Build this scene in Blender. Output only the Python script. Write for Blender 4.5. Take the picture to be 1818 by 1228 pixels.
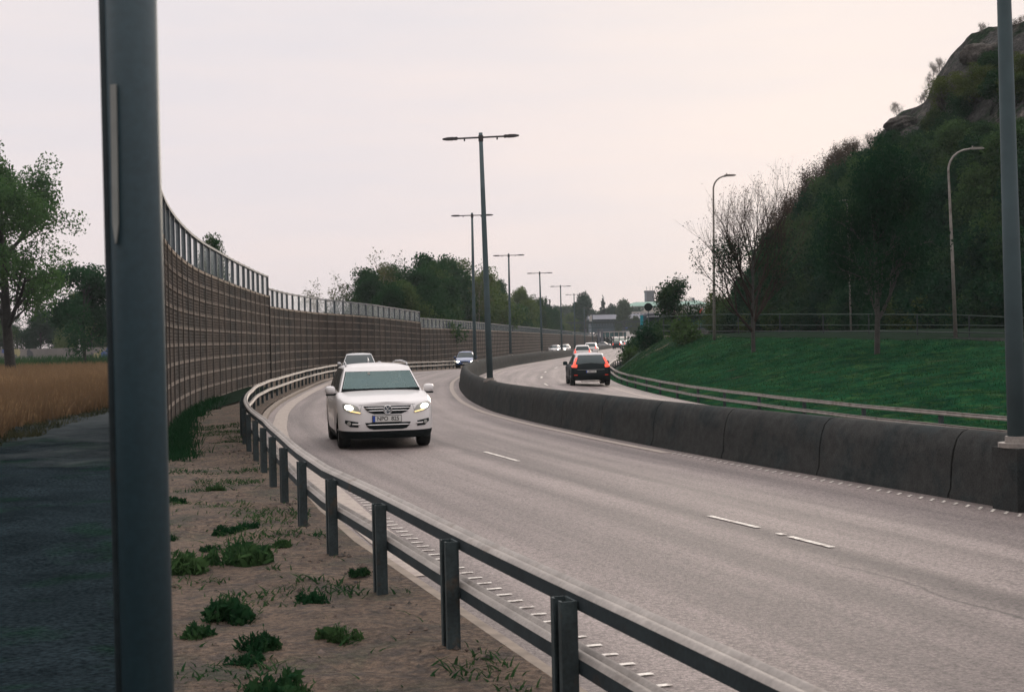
import bpy, bmesh, math, random
import numpy as np
from mathutils import Vector, Matrix
R = math.radians
C = bpy.context.scene.collection
S = bpy.context.scene
for o in list(bpy.data.objects): bpy.data.objects.remove(o)

# ------------------------------------------------------------------ camera
F_PX = 2525.0; ROLL = .022; HOR = 602.0
_p = -math.asin((614-HOR)/F_PX)
Dv = np.array([0, math.cos(_p), math.sin(_p)])
_c = np.array([0, -math.sin(_p), math.cos(_p)]); _r = np.array([1., 0, 0])
Rv = math.cos(ROLL)*_r-math.sin(ROLL)*_c
Cv = math.cos(ROLL)*_c+math.sin(ROLL)*_r
cam = bpy.data.cameras.new('camera'); co = bpy.data.objects.new('camera', cam); C.objects.link(co)
cam.sensor_width = 36; cam.sensor_fit = 'HORIZONTAL'; cam.lens = 36*F_PX/1818
cam.clip_start = .1; cam.clip_end = 6000
co.matrix_world = Matrix(((Rv[0], Cv[0], -Dv[0], 0), (Rv[1], Cv[1], -Dv[1], 0), (Rv[2], Cv[2], -Dv[2], 0), (0, 0, 0, 1)))
cam.dof.use_dof = True; cam.dof.focus_distance = 28; cam.dof.aperture_fstop = 9
S.camera = co

# ------------------------------------------------------------------ light
S.view_settings.view_transform = 'Standard'; S.view_settings.look = 'None'
S.view_settings.exposure = 0; S.view_settings.gamma = 1
SUN_AZ, SUN_EL = R(13.5), R(9)
sd = Vector((math.sin(SUN_AZ)*math.cos(SUN_EL), math.cos(SUN_AZ)*math.cos(SUN_EL), math.sin(SUN_EL)))
sl = bpy.data.lights.new('sun', 'SUN'); sl.energy = 1.0; sl.angle = R(14); sl.color = (1, .86, .72)
so = bpy.data.objects.new('sun', sl); C.objects.link(so); so.location = (0, 0, 60)
so.rotation_euler = sd.to_track_quat('Z', 'Y').to_euler()

W = bpy.data.worlds.new('World'); S.world = W; W.use_nodes = True
nt = W.node_tree; nt.nodes.clear()
def N(nt, t, **k):
    n = nt.nodes.new(t)
    for a, b in k.items():
        if a == 'inp':
            for q, v in b.items(): n.inputs[q].default_value = v
        else: setattr(n, a, b)
    return n
def ramp(nt, fac, stops, interp='LINEAR'):
    n = nt.nodes.new('ShaderNodeValToRGB'); cr = n.color_ramp; cr.interpolation = interp
    while len(cr.elements) > 1: cr.elements.remove(cr.elements[-1])
    cr.elements[0].position = stops[0][0]; cr.elements[0].color = (*stops[0][1], 1)
    for p, c in stops[1:]:
        e = cr.elements.new(p); e.color = (*c, 1)
    nt.links.new(fac, n.inputs[0]); return n
def mth(nt, op, a, b=None, cl=False):
    n = nt.nodes.new('ShaderNodeMath'); n.operation = op; n.use_clamp = cl
    for i, v in enumerate((a, b)):
        if v is None: continue
        if hasattr(v, 'links'): nt.links.new(v, n.inputs[i])
        else: n.inputs[i].default_value = v
    return n.outputs[0]
sky = N(nt, 'ShaderNodeTexSky', sky_type='NISHITA', sun_disc=False, sun_elevation=SUN_EL, sun_rotation=SUN_AZ)
bg1 = N(nt, 'ShaderNodeBackground', inp={1: .08}); nt.links.new(sky.outputs[0], bg1.inputs[0])
tc = N(nt, 'ShaderNodeTexCoord'); sep = N(nt, 'ShaderNodeSeparateXYZ'); nt.links.new(tc.outputs['Generated'], sep.inputs[0])
# overcast: zenith about three times the horizon
el = ramp(nt, sep.outputs[2], [(0, (.895, .785, .795)), (.10, (.895, .805, .815)), (.24, (.875, .81, .825)), (.5, (1.4, 1.33, 1.32)), (1, (2.3, 2.17, 2.15))])
dp = N(nt, 'ShaderNodeVectorMath', operation='DOT_PRODUCT'); nt.links.new(tc.outputs['Generated'], dp.inputs[0]); dp.inputs[1].default_value = sd
glow = mth(nt, 'POWER', mth(nt, 'MAXIMUM', dp.outputs['Value'], 0.0), 40)
back = N(nt, 'ShaderNodeMapRange', inp={1: -1.0, 2: .6, 3: .55, 4: 1.0}); nt.links.new(dp.outputs['Value'], back.inputs[0])
m1 = N(nt, 'ShaderNodeMix', data_type='RGBA', blend_type='MULTIPLY', inp={0: 1.0})
nt.links.new(el.outputs[0], m1.inputs[6]); nt.links.new(back.outputs[0], m1.inputs[7])
# thin streaky cloud
mp = N(nt, 'ShaderNodeMapping', inp={'Scale': (1.6, 1.2, 11.0), 'Rotation': (0, R(14), 0)}); nt.links.new(tc.outputs['Generated'], mp.inputs[0])
nz = N(nt, 'ShaderNodeTexNoise', inp={'Scale': 2.2, 'Detail': 5.0, 'Roughness': .55}); nt.links.new(mp.outputs[0], nz.inputs[0])
cl = ramp(nt, nz.outputs[0], [(.34, (.955, .975, .995)), (.66, (1.05, 1.025, 1.0))])
m2 = N(nt, 'ShaderNodeMix', data_type='RGBA', blend_type='MULTIPLY', inp={0: 1.0})
nt.links.new(m1.outputs[2], m2.inputs[6]); nt.links.new(cl.outputs[0], m2.inputs[7])
gc = N(nt, 'ShaderNodeMix', data_type='RGBA', inp={6: (0, 0, 0, 1), 7: (.085, .06, .012, 1)}); nt.links.new(glow, gc.inputs[0])
m3 = N(nt, 'ShaderNodeMix', data_type='RGBA', blend_type='ADD', inp={0: 1.0})
nt.links.new(m2.outputs[2], m3.inputs[6]); nt.links.new(gc.outputs[2], m3.inputs[7])
bg2 = N(nt, 'ShaderNodeBackground', inp={1: 1.0}); nt.links.new(m3.outputs[2], bg2.inputs[0])
mx = N(nt, 'ShaderNodeMixShader', inp={0: .98}); nt.links.new(bg1.outputs[0], mx.inputs[1]); nt.links.new(bg2.outputs[0], mx.inputs[2])
wo = N(nt, 'ShaderNodeOutputWorld'); nt.links.new(mx.outputs[0], wo.inputs[0])

# ------------------------------------------------------------------ helpers
def ray(px, py):
    return Dv+(px-909)/F_PX*Rv-(py-614)/F_PX*Cv
def at(px, py, Y):
    q = ray(px, py); return q*(Y/q[1])
def atz(px, py, z):
    q = ray(px, py); return q*(z/q[2])
def proj(P):
    P = np.asarray(P, float); w = P@Dv; return 909+F_PX*(P@Rv)/w, 614-F_PX*(P@Cv)/w

def tag(o, label=None, cat=None, group=None, kind=None):
    for k, v in (('label', label), ('category', cat), ('group', group), ('kind', kind)):
        if v: o[k] = v
    return o
def mesh(name, V, Fc, mat=None, parent=None, smooth=False, uv=None, mi=None, dim=None):
    me = bpy.data.meshes.new(name)
    V = np.asarray(V, float)
    me.from_pydata(V.tolist() if len(V) else [], [], [tuple(int(i) for i in f) for f in Fc])
    mats = mat if isinstance(mat, (list, tuple)) else [mat]
    for m in mats:
        if m: me.materials.append(m)
    if mi is not None: me.polygons.foreach_set('material_index', np.asarray(mi, dtype=np.int32))
    if smooth: me.polygons.foreach_set('use_smooth', np.ones(len(me.polygons), bool))
    if uv is not None:
        l = me.uv_layers.new(name='UVMap')
        li = np.zeros(len(me.loops), dtype=np.int32); me.loops.foreach_get('vertex_index', li)
        l.data.foreach_set('uv', np.asarray(uv, float)[li].ravel())
    me.update()
    o = bpy.data.objects.new(name, me); C.objects.link(o)
    if parent: o.parent = parent
    return o
def quads_mesh(name, P, mat, parent=None, uv=None):
    """P: (n,4,3) array of separate quads, fast"""
    n = len(P); me = bpy.data.meshes.new(name)
    me.vertices.add(n*4); me.vertices.foreach_set('co', P.reshape(-1).astype(np.float32))
    me.loops.add(n*4); me.loops.foreach_set('vertex_index', np.arange(n*4, dtype=np.int32))
    me.polygons.add(n); me.polygons.foreach_set('loop_start', np.arange(0, n*4, 4, dtype=np.int32))
    try: me.polygons.foreach_set('loop_total', np.full(n, 4, dtype=np.int32))
    except Exception: pass
    me.materials.append(mat); me.update(calc_edges=True); me.validate()
    o = bpy.data.objects.new(name, me); C.objects.link(o)
    if parent: o.parent = parent
    return o
class MB:
    def __init__(s): s.V = []; s.F = []
    def add(s, V, F):
        b = len(s.V); s.V += [tuple(v) for v in V]; s.F += [tuple(b+i for i in f) for f in F]; return s
    def box(s, x0, x1, y0, y1, z0, z1):
        return s.add([(x0,y0,z0),(x1,y0,z0),(x1,y1,z0),(x0,y1,z0),(x0,y0,z1),(x1,y0,z1),(x1,y1,z1),(x0,y1,z1)],
                     [(0,3,2,1),(4,5,6,7),(0,1,5,4),(1,2,6,5),(2,3,7,6),(3,0,4,7)])
    def obox(s, c, ax, ay, h, hx, hy):
        """box: base centre c, axis vectors ax, ay (unit 2D), height h, half sizes"""
        c = np.array(c, float); ax = np.array([*ax, 0.]); ay = np.array([*ay, 0.]); u = np.array([0, 0, h])
        b = [c-ax*hx-ay*hy, c+ax*hx-ay*hy, c+ax*hx+ay*hy, c-ax*hx+ay*hy]
        return s.add(b+[q+u for q in b], [(0,3,2,1),(4,5,6,7),(0,1,5,4),(1,2,6,5),(2,3,7,6),(3,0,4,7)])
    def tube(s, pts, rad, n=8, cap=True):
        pts = [np.array(p, float) for p in pts]; m = len(pts)
        if not hasattr(rad, '__len__'): rad = [rad]*m
        V = []; up = None
        for i, p in enumerate(pts):
            t = pts[min(i+1, m-1)]-pts[max(i-1, 0)]; t = t/(np.linalg.norm(t)+1e-12)
            if up is None: up = np.array([0, 0, 1.]) if abs(t[2]) < .9 else np.array([1., 0, 0])
            a = np.cross(t, up); a /= np.linalg.norm(a)+1e-12; b = np.cross(a, t); up = b
            for k in range(n):
                g = 2*math.pi*k/n; V.append(p+rad[i]*(math.cos(g)*a+math.sin(g)*b))
        F = [(i*n+k, i*n+(k+1) % n, (i+1)*n+(k+1) % n, (i+1)*n+k) for i in range(m-1) for k in range(n)]
        if cap: F += [tuple(range(n))[::-1], tuple((m-1)*n+k for k in range(n))]
        return s.add(V, F)
    def sweep(s, path, prof, closed=True, nrm=None, cap=True):
        """path (n,3); nrm (n,2) horizontal normal; prof list of (o,z)"""
        path = np.asarray(path, float); m = len(path); k = len(prof); V = []
        for i in range(m):
            for (o, z) in prof: V.append((path[i][0]+nrm[i][0]*o, path[i][1]+nrm[i][1]*o, path[i][2]+z))
        kk = k if closed else k-1
        F = [(i*k+j, i*k+(j+1) % k, (i+1)*k+(j+1) % k, (i+1)*k+j) for i in range(m-1) for j in range(kk)]
        if closed and cap: F += [tuple(range(k)), tuple((m-1)*k+j for j in range(k))[::-1]]
        return s.add(V, F)
    def build(s, name, mat, parent=None, smooth=False):
        return mesh(name, s.V, s.F, mat, parent, smooth)
def empty(name, loc=(0, 0, 0), rz=0, label=None, cat=None, group=None):
    o = bpy.data.objects.new(name, None); C.objects.link(o); o.location = loc; o.rotation_euler = (0, 0, rz)
    o.empty_display_size = .2
    return tag(o, label, cat, group)
def kids(o): return [c for c in bpy.data.objects if c.parent == o]
_kidcache = {}
def copy_tree(o, parent=None):
    c = o.copy(); C.objects.link(c); c.parent = parent
    if o.name not in _kidcache: _kidcache[o.name] = kids(o)
    for ch in _kidcache[o.name]: copy_tree(ch, c)
    return c
def shade_auto(o, ang=40):
    me = o.data
    me.polygons.foreach_set('use_smooth', np.ones(len(me.polygons), bool))
    bm = bmesh.new(); bm.from_mesh(me); bmesh.ops.recalc_face_normals(bm, faces=bm.faces)
    for e in bm.edges:
        if len(e.link_faces) == 2: e.smooth = e.calc_face_angle(0) < R(ang)
    bm.to_mesh(me); bm.free()
    return o

# ------------------------------------------------------------------ materials
M = {}
def mat(name, col, rough=.7, metal=0, spec=.5, coat=0, emit=None, es=0, noise=None, bump=None, obj=True, alt=None):
    """noise=(scale, amount) or list of them; alt=(colour, scale, lo, hi) patches; bump=(scale, strength, dist)"""
    m = bpy.data.materials.new(name); m.use_nodes = True; nt = m.node_tree; b = nt.nodes['Principled BSDF']
    b.inputs['Base Color'].default_value = (*col, 1); b.inputs['Roughness'].default_value = rough
    b.inputs['Metallic'].default_value = metal; b.inputs['Specular IOR Level'].default_value = spec
    b.inputs['Coat Weight'].default_value = coat; b.inputs['Coat Roughness'].default_value = .04
    if emit: b.inputs['Emission Color'].default_value = (*emit, 1); b.inputs['Emission Strength'].default_value = es
    tc = N(nt, 'ShaderNodeTexCoord'); src = tc.outputs['Object']
    last = None
    if alt:
        if not isinstance(alt, list): alt = [alt]
        prev = None
        for (ac, sc, lo, hi) in alt:
            n1 = N(nt, 'ShaderNodeTexNoise', inp={'Scale': sc, 'Detail': 6.0, 'Roughness': .6}); nt.links.new(src, n1.inputs[0])
            mr = N(nt, 'ShaderNodeMapRange', inp={1: lo, 2: hi}); nt.links.new(n1.outputs[0], mr.inputs[0])
            mxx = N(nt, 'ShaderNodeMix', data_type='RGBA', inp={6: (*col, 1), 7: (*ac, 1)}); nt.links.new(mr.outputs[0], mxx.inputs[0])
            if prev: nt.links.new(prev, mxx.inputs[6])
            prev = mxx.outputs[2]
        last = prev
    if noise:
        if not isinstance(noise, list): noise = [noise]
        for (sc, am) in noise:
            n1 = N(nt, 'ShaderNodeTexNoise', inp={'Scale': sc, 'Detail': 4.0}); nt.links.new(src, n1.inputs[0])
            mr = N(nt, 'ShaderNodeMapRange', inp={1: .3, 2: .7, 3: 1-am, 4: 1+am}); nt.links.new(n1.outputs[0], mr.inputs[0])
            mxx = N(nt, 'ShaderNodeMix', data_type='RGBA', blend_type='MULTIPLY', inp={0: 1.0, 6: (*col, 1)})
            if last: nt.links.new(last, mxx.inputs[6])
            nt.links.new(mr.outputs[0], mxx.inputs[7]); last = mxx.outputs[2]
    if last: nt.links.new(last, b.inputs['Base Color'])
    if bump:
        n2 = N(nt, 'ShaderNodeTexNoise', inp={'Scale': bump[0], 'Detail': 6.0, 'Roughness': .65}); nt.links.new(src, n2.inputs[0])
        bp = N(nt, 'ShaderNodeBump', inp={'Strength': bump[1], 'Distance': bump[2]}); nt.links.new(n2.outputs[0], bp.inputs['Height'])
        nt.links.new(bp.outputs[0], b.inputs['Normal'])
    M[name] = m; return m
def leafmat(name, c1, c2, trans=.25):
    m = bpy.data.materials.new(name); m.use_nodes = True; nt = m.node_tree; nt.nodes.clear()
    tc = N(nt, 'ShaderNodeTexCoord'); oi = N(nt, 'ShaderNodeObjectInfo')
    n1 = N(nt, 'ShaderNodeTexNoise', inp={'Scale': .55, 'Detail': 3.0}); nt.links.new(tc.outputs['Object'], n1.inputs[0])
    n3 = N(nt, 'ShaderNodeTexNoise', inp={'Scale': 9.0, 'Detail': 1.0}); nt.links.new(tc.outputs['Object'], n3.inputs[0])
    f = mth(nt, 'ADD', mth(nt, 'MULTIPLY', mth(nt, 'SUBTRACT', n1.outputs[0], .38), 2.2), mth(nt, 'MULTIPLY', mth(nt, 'SUBTRACT', oi.outputs['Random'], .5), 1.7))
    f = mth(nt, 'ADD', f, mth(nt, 'MULTIPLY', mth(nt, 'SUBTRACT', n3.outputs[0], .5), 1.6), True)
    mx = N(nt, 'ShaderNodeMix', data_type='RGBA', inp={6: (*c1, 1), 7: (*c2, 1)}); nt.links.new(f, mx.inputs[0])
    df = N(nt, 'ShaderNodeBsdfDiffuse'); tr = N(nt, 'ShaderNodeBsdfTranslucent')
    nt.links.new(mx.outputs[2], df.inputs[0]); nt.links.new(mx.outputs[2], tr.inputs[0])
    ms = N(nt, 'ShaderNodeMixShader', inp={0: trans}); nt.links.new(df.outputs[0], ms.inputs[1]); nt.links.new(tr.outputs[0], ms.inputs[2])
    o = N(nt, 'ShaderNodeOutputMaterial'); nt.links.new(ms.outputs[0], o.inputs[0]); M[name] = m; return m
def asphalt(name, col):
    m = bpy.data.materials.new(name); m.use_nodes = True; nt = m.node_tree; b = nt.nodes['Principled BSDF']
    b.inputs['Roughness'].default_value = .62; b.inputs['Specular IOR Level'].default_value = .35
    tc = N(nt, 'ShaderNodeTexCoord'); uv = N(nt, 'ShaderNodeSeparateXYZ'); nt.links.new(tc.outputs['UV'], uv.inputs[0])
    a = N(nt, 'ShaderNodeTexNoise', inp={'Scale': 75.0, 'Detail': 3.0, 'Roughness': .7}); nt.links.new(tc.outputs['Object'], a.inputs[0])
    ar = N(nt, 'ShaderNodeMapRange', inp={1: .3, 2: .7, 3: .50, 4: 1.5}); nt.links.new(a.outputs[0], ar.inputs[0])
    v = N(nt, 'ShaderNodeTexVoronoi', inp={'Scale': 30.0}); nt.links.new(tc.outputs['Object'], v.inputs[0])
    vr = N(nt, 'ShaderNodeMapRange', inp={1: 0., 2: .9, 3: 1.4, 4: .62}); nt.links.new(v.outputs[0], vr.inputs[0])
    # long streaks along the lane, from tyres
    mp = N(nt, 'ShaderNodeMapping', inp={'Scale': (1.1, .03, 1)}); nt.links.new(tc.outputs['UV'], mp.inputs[0])
    s1 = N(nt, 'ShaderNodeTexNoise', inp={'Scale': 2.0, 'Detail': 4.0}); nt.links.new(mp.outputs[0], s1.inputs[0])
    sr = N(nt, 'ShaderNodeMapRange', inp={1: .32, 2: .68, 3: .66, 4: 1.25}); nt.links.new(s1.outputs[0], sr.inputs[0])
    big = N(nt, 'ShaderNodeTexNoise', inp={'Scale': .35, 'Detail': 5.0, 'Roughness': .6}); nt.links.new(tc.outputs['Object'], big.inputs[0])
    br = N(nt, 'ShaderNodeMapRange', inp={1: .3, 2: .7, 3: .9, 4: 1.1}); nt.links.new(big.outputs[0], br.inputs[0])
    # dark joint near lane middle
    w = N(nt, 'ShaderNodeTexNoise', inp={'Scale': 1.3, 'Detail': 4.0}); nt.links.new(tc.outputs['Object'], w.inputs[0])
    dist = mth(nt, 'ABSOLUTE', mth(nt, 'ADD', mth(nt, 'SUBTRACT', uv.outputs[0], 3.55), mth(nt, 'MULTIPLY', mth(nt, 'SUBTRACT', w.outputs[0], .5), .5)))
    jr = N(nt, 'ShaderNodeMapRange', inp={1: .0, 2: .3, 3: .70, 4: 1.0}); nt.links.new(dist, jr.inputs[0])
    cr = N(nt, 'ShaderNodeMapRange', inp={1: .0, 2: .035, 3: .35, 4: 1.0})
    nt.links.new(mth(nt, 'ABSOLUTE', mth(nt, 'ADD', mth(nt, 'SUBTRACT', uv.outputs[0], 3.85), mth(nt, 'MULTIPLY', mth(nt, 'SUBTRACT', w.outputs[0], .5), .45))), cr.inputs[0])
    gate = N(nt, 'ShaderNodeMapRange', inp={1: 42., 2: 46., 3: 0., 4: 1.0}); nt.links.new(uv.outputs[1], gate.inputs[0])
    crk = mth(nt, 'MAXIMUM', cr.outputs[0], gate.outputs[0])
    x = mth(nt, 'MULTIPLY', mth(nt, 'MULTIPLY', ar.outputs[0], vr.outputs[0]), mth(nt, 'MULTIPLY', sr.outputs[0], br.outputs[0]))
    x = mth(nt, 'MULTIPLY', x, mth(nt, 'MULTIPLY', jr.outputs[0], crk))
    mx = N(nt, 'ShaderNodeMix', data_type='RGBA', blend_type='MULTIPLY', inp={0: 1.0, 6: (*col, 1)}); nt.links.new(x, mx.inputs[7])
    nt.links.new(mx.outputs[2], b.inputs['Base Color'])
    bp = N(nt, 'ShaderNodeBump', inp={'Strength': .7, 'Distance': .02}); nt.links.new(a.outputs[0], bp.inputs['Height']); nt.links.new(bp.outputs[0], b.inputs['Normal'])
    M[name] = m; return m

asphalt('asphalt', (.20, .166, .157)); asphalt('asphalt_far', (.225, .188, .178))
mat('line_white', (.62, .58, .53), .7, noise=[(9, .25), (60, .2)], alt=((.26, .22, .2), 14., .5, .62))
mat('line_worn', (.42, .36, .31), .8, noise=(9, .25), alt=((.24, .2, .18), 9., .42, .6))
mat('kerb', (.22, .18, .145), .9, noise=(6, .25))
mat('soil', (.118, .080, .055), .95, noise=[(1.1, .25), (22, .55), (90, .4)], alt=[((.050, .050, .030), 1.6, .52, .66), ((.06, .045, .036), 6., .5, .64)], bump=(16, 1., .10))
mat('pebble', (.13, .10, .085), .95, spec=.1, noise=[(3, .5)], alt=((.06, .055, .05), 5., .45, .55))
mat('dark_ground', (.014, .021, .025), 1., spec=.0, noise=[(1.5, .3), (30, .55)], alt=((.010, .022, .018), .9, .52, .62), bump=(24, .8, .04))
mat('earth', (.016, .026, .018), .95, spec=.0, noise=(3, .3))
mat('bank_grass', (.012, .055, .025), .95, spec=.0, noise=[(1.2, .35), (14, .5), (60, .4)], alt=[((.008, .034, .018), .5, .46, .60), ((.035, .075, .024), 2.1, .52, .66), ((.05, .05, .03), .8, .62, .72)], bump=(10, 1., .12))
mat('bank_scrub', (.012, .035, .02), .95, spec=.1, noise=[(2, .4), (14, .5)], alt=[((.17, .125, .095), .55, .54, .62)], bump=(6, 1., .2))
mat('far_green', (.03, .055, .03), .95, noise=(.05, .3))
mat('rock', (.052, .051, .049), .95, spec=.0, noise=[(.5, .4), (4, .5)], alt=[((.018, .032, .018), .33, .52, .6), ((.095, .085, .078), .8, .55, .66)], bump=(1.1, 1., .8))
mat('concrete', (.040, .041, .040), .95, spec=.05, noise=[(.8, .10), (7, .2), (60, .3)], alt=((.030, .035, .036), 1.3, .5, .62), bump=(50, .3, .01))
mat('galv', (.26, .235, .215), .6, metal=.3, noise=[(4, .2), (40, .15)], alt=((.16, .13, .11), 3., .56, .72))
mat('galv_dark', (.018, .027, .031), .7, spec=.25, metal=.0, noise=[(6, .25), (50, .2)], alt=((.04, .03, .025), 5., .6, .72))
mat('post_rail', (.032, .045, .048), .65, spec=.3, noise=[(5, .3), (50, .25)], alt=((.055, .045, .035), 6., .58, .7))
mat('post_steel', (.022, .046, .058), .5, metal=.0, spec=.4, noise=[(2, .12), (70, .12)])
mat('lamp_grey', (.055, .085, .095), .6, metal=.0, spec=.35, noise=(3, .15))
mat('lamp_dark', (.035, .03, .032), .5)
mat('strip_grey', (.22, .225, .21), .5, noise=(20, .1))
mat('board', (.072, .057, .048), .95, spec=.08, noise=[(1.1, .3), (12, .35), (60, .25)], alt=((.040, .037, .035), .45, .46, .62))
mat('batten', (.165, .130, .105), .9, noise=[(2, .3), (20, .3)])
mat('batten_pale', (.42, .35, .28), .9, noise=[(2, .25)])
mat('wallpost', (.062, .052, .045), .8, noise=(8, .25))
mat('glasspost', (.05, .065, .08), .6, noise=(8, .2))
mat('black_plastic', (.008, .013, .014), .7, spec=.15)
mat('rubber', (.010, .012, .012), .8, noise=(40, .2))
mat('alloy', (.35, .35, .35), .35, metal=.8)
mat('chrome', (.7, .7, .7), .18, metal=1)
mat('dark_glass', (.010, .026, .030), .12, spec=.35)
mat('tint_glass', (.030, .085, .088), .16, spec=.35, noise=(2.5, .6))
mat('paint_white', (.66, .635, .63), .4, coat=.6, noise=(2, .04))
mat('paint_silver', (.36, .36, .37), .35, metal=.4, coat=1)
mat('paint_black', (.005, .011, .013), .45, spec=.16, coat=.06)
mat('paint_blue', (.015, .055, .19), .3, coat=1)
mat('head_lit', (.9, .9, .85), .2, emit=(1, .93, .74), es=14)
mat('lamp_lens', (.30, .30, .28), .3, coat=.3)
mat('lamp_inner', (.9, .75, .45), .3, emit=(1, .66, .22), es=1.2)
mat('tail_lit', (.75, .06, .03), .3, emit=(1, .09, .045), es=1.0)
mat('tail_red', (.45, .03, .02), .3, emit=(1, .07, .03), es=.35)
mat('plate', (.62, .62, .6), .5); mat('plate_blue', (.01, .06, .35), .5); mat('plate_ink', (.03, .03, .03), .6)
mat('bark', (.030, .026, .023), .95, noise=[(3, .3), (20, .4)])
mat('bark_grey', (.045, .042, .038), .95, noise=[(3, .3), (20, .4)])
mat('birch', (.19, .17, .155), .9, noise=(4, .5))
mat('twig', (.038, .027, .022), .9, spec=.1)
leafmat('leaf_big', (.022, .068, .028), (.080, .150, .050), .45)
leafmat('leaf_hill', (.010, .038, .018), (.055, .098, .034), .35)
leafmat('leaf_yellowish', (.012, .045, .016), (.075, .095, .022), .4)  # yellower green foliage than the hill leaves
leafmat('leaf_wood', (.020, .060, .022), (.095, .130, .040), .4)
leafmat('leaf_pale', (.035, .06, .02), (.10, .10, .035), .3)
leafmat('leaf_far', (.022, .05, .03), (.055, .08, .032), .25)
leafmat('leaf_conifer', (.012, .022, .02), (.03, .035, .03), .15)
leafmat('sedge', (.03, .04, .025), (.10, .09, .045), .3)
leafmat('twigleaf', (.055, .038, .028), (.09, .065, .04), .2)
leafmat('weed', (.014, .046, .020), (.050, .095, .036), .35)
leafmat('reed', (.20, .13, .075), (.46, .31, .17), .35)
leafmat('tuft', (.008, .042, .020), (.045, .092, .034), .3)
mat('copper_green', (.20, .33, .27), .7, noise=(.3, .15)); mat('cream', (.62, .52, .45), .85); mat('tower_brick', (.05, .045, .055), .9, noise=(.5, .2))
mat('slate', (.12, .125, .15), .8, noise=(.3, .15)); mat('bluegrey', (.05, .075, .10), .8, noise=(.2, .25)); mat('pale_wall', (.42, .38, .37), .85)
mat('brick_red', (.20, .09, .07), .9, noise=(.5, .25)); mat('win_dark', (.02, .035, .045), .2); mat('teal_glass', (.03, .11, .12), .15, coat=.6, noise=(.25, .5))
mat('cyan_paint', (.02, .24, .30), .4); mat('white_body', (.7, .66, .64), .5); mat('fence_dark', (.016, .026, .026), .7); mat('fence_light', (.05, .075, .065), .7, spec=.1)
mat('red_paint', (.6, .04, .03), .5); mat('stone', (.06, .06, .06), .9, noise=[(2, .4)])
mat('graffiti_wall', (.20, .18, .17), .9, noise=(.4, .2), alt=[((.32, .05, .04), .22, .6, .62), ((.06, .10, .25), .3, .62, .64), ((.35, .30, .16), .37, .61, .64), ((.08, .08, .09), .5, .58, .62)])
mat('interior', (.02, .03, .032), .9, spec=.1); mat('skin', (.30, .17, .12), .6); mat('cloth', (.03, .04, .05), .9)
def screenmat():
    m = bpy.data.materials.new('tint_glass'); m.use_nodes = True; nt = m.node_tree; nt.nodes.clear()
    t = N(nt, 'ShaderNodeBsdfTransparent', inp={0: (.62, .74, .75, 1)}); g = N(nt, 'ShaderNodeBsdfGlossy', inp={0: (.55, .75, .75, 1), 1: .03}); d = N(nt, 'ShaderNodeBsdfDiffuse', inp={0: (.07, .12, .13, 1)})
    tc = N(nt, 'ShaderNodeTexCoord'); n1 = N(nt, 'ShaderNodeTexNoise', inp={'Scale': 3., 'Detail': 3.}); nt.links.new(tc.outputs['Object'], n1.inputs[0])
    f = N(nt, 'ShaderNodeMapRange', inp={1: .35, 2: .7, 3: .04, 4: .20}); nt.links.new(n1.outputs[0], f.inputs[0])
    a = N(nt, 'ShaderNodeMixShader'); nt.links.new(f.outputs[0], a.inputs[0]); nt.links.new(t.outputs[0], a.inputs[1]); nt.links.new(d.outputs[0], a.inputs[2])
    b = N(nt, 'ShaderNodeMixShader', inp={0: .13}); nt.links.new(a.outputs[0], b.inputs[1]); nt.links.new(g.outputs[0], b.inputs[2])
    o = N(nt, 'ShaderNodeOutputMaterial'); nt.links.new(b.outputs[0], o.inputs[0]); M['tint_glass'] = m
screenmat()
def glassmat():
    m = bpy.data.materials.new('pane'); m.use_nodes = True; nt = m.node_tree; nt.nodes.clear()
    t = N(nt, 'ShaderNodeBsdfTransparent', inp={0: (.93, .93, .92, 1)}); g = N(nt, 'ShaderNodeBsdfGlossy', inp={0: (.8, .85, .9, 1), 1: .12}); d = N(nt, 'ShaderNodeBsdfDiffuse', inp={0: (.30, .36, .38, 1)})
    tc = N(nt, 'ShaderNodeTexCoord'); n1 = N(nt, 'ShaderNodeTexNoise', inp={'Scale': .6, 'Detail': 4.}); nt.links.new(tc.outputs['Object'], n1.inputs[0])
    f = N(nt, 'ShaderNodeMapRange', inp={1: .35, 2: .7, 3: .03, 4: .20}); nt.links.new(n1.outputs[0], f.inputs[0])
    a = N(nt, 'ShaderNodeMixShader'); nt.links.new(f.outputs[0], a.inputs[0]); nt.links.new(t.outputs[0], a.inputs[1]); nt.links.new(d.outputs[0], a.inputs[2])
    b = N(nt, 'ShaderNodeMixShader', inp={0: .10}); nt.links.new(a.outputs[0], b.inputs[1]); nt.links.new(g.outputs[0], b.inputs[2])
    o = N(nt, 'ShaderNodeOutputMaterial'); nt.links.new(b.outputs[0], o.inputs[0]); M['pane'] = m
glassmat()

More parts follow.
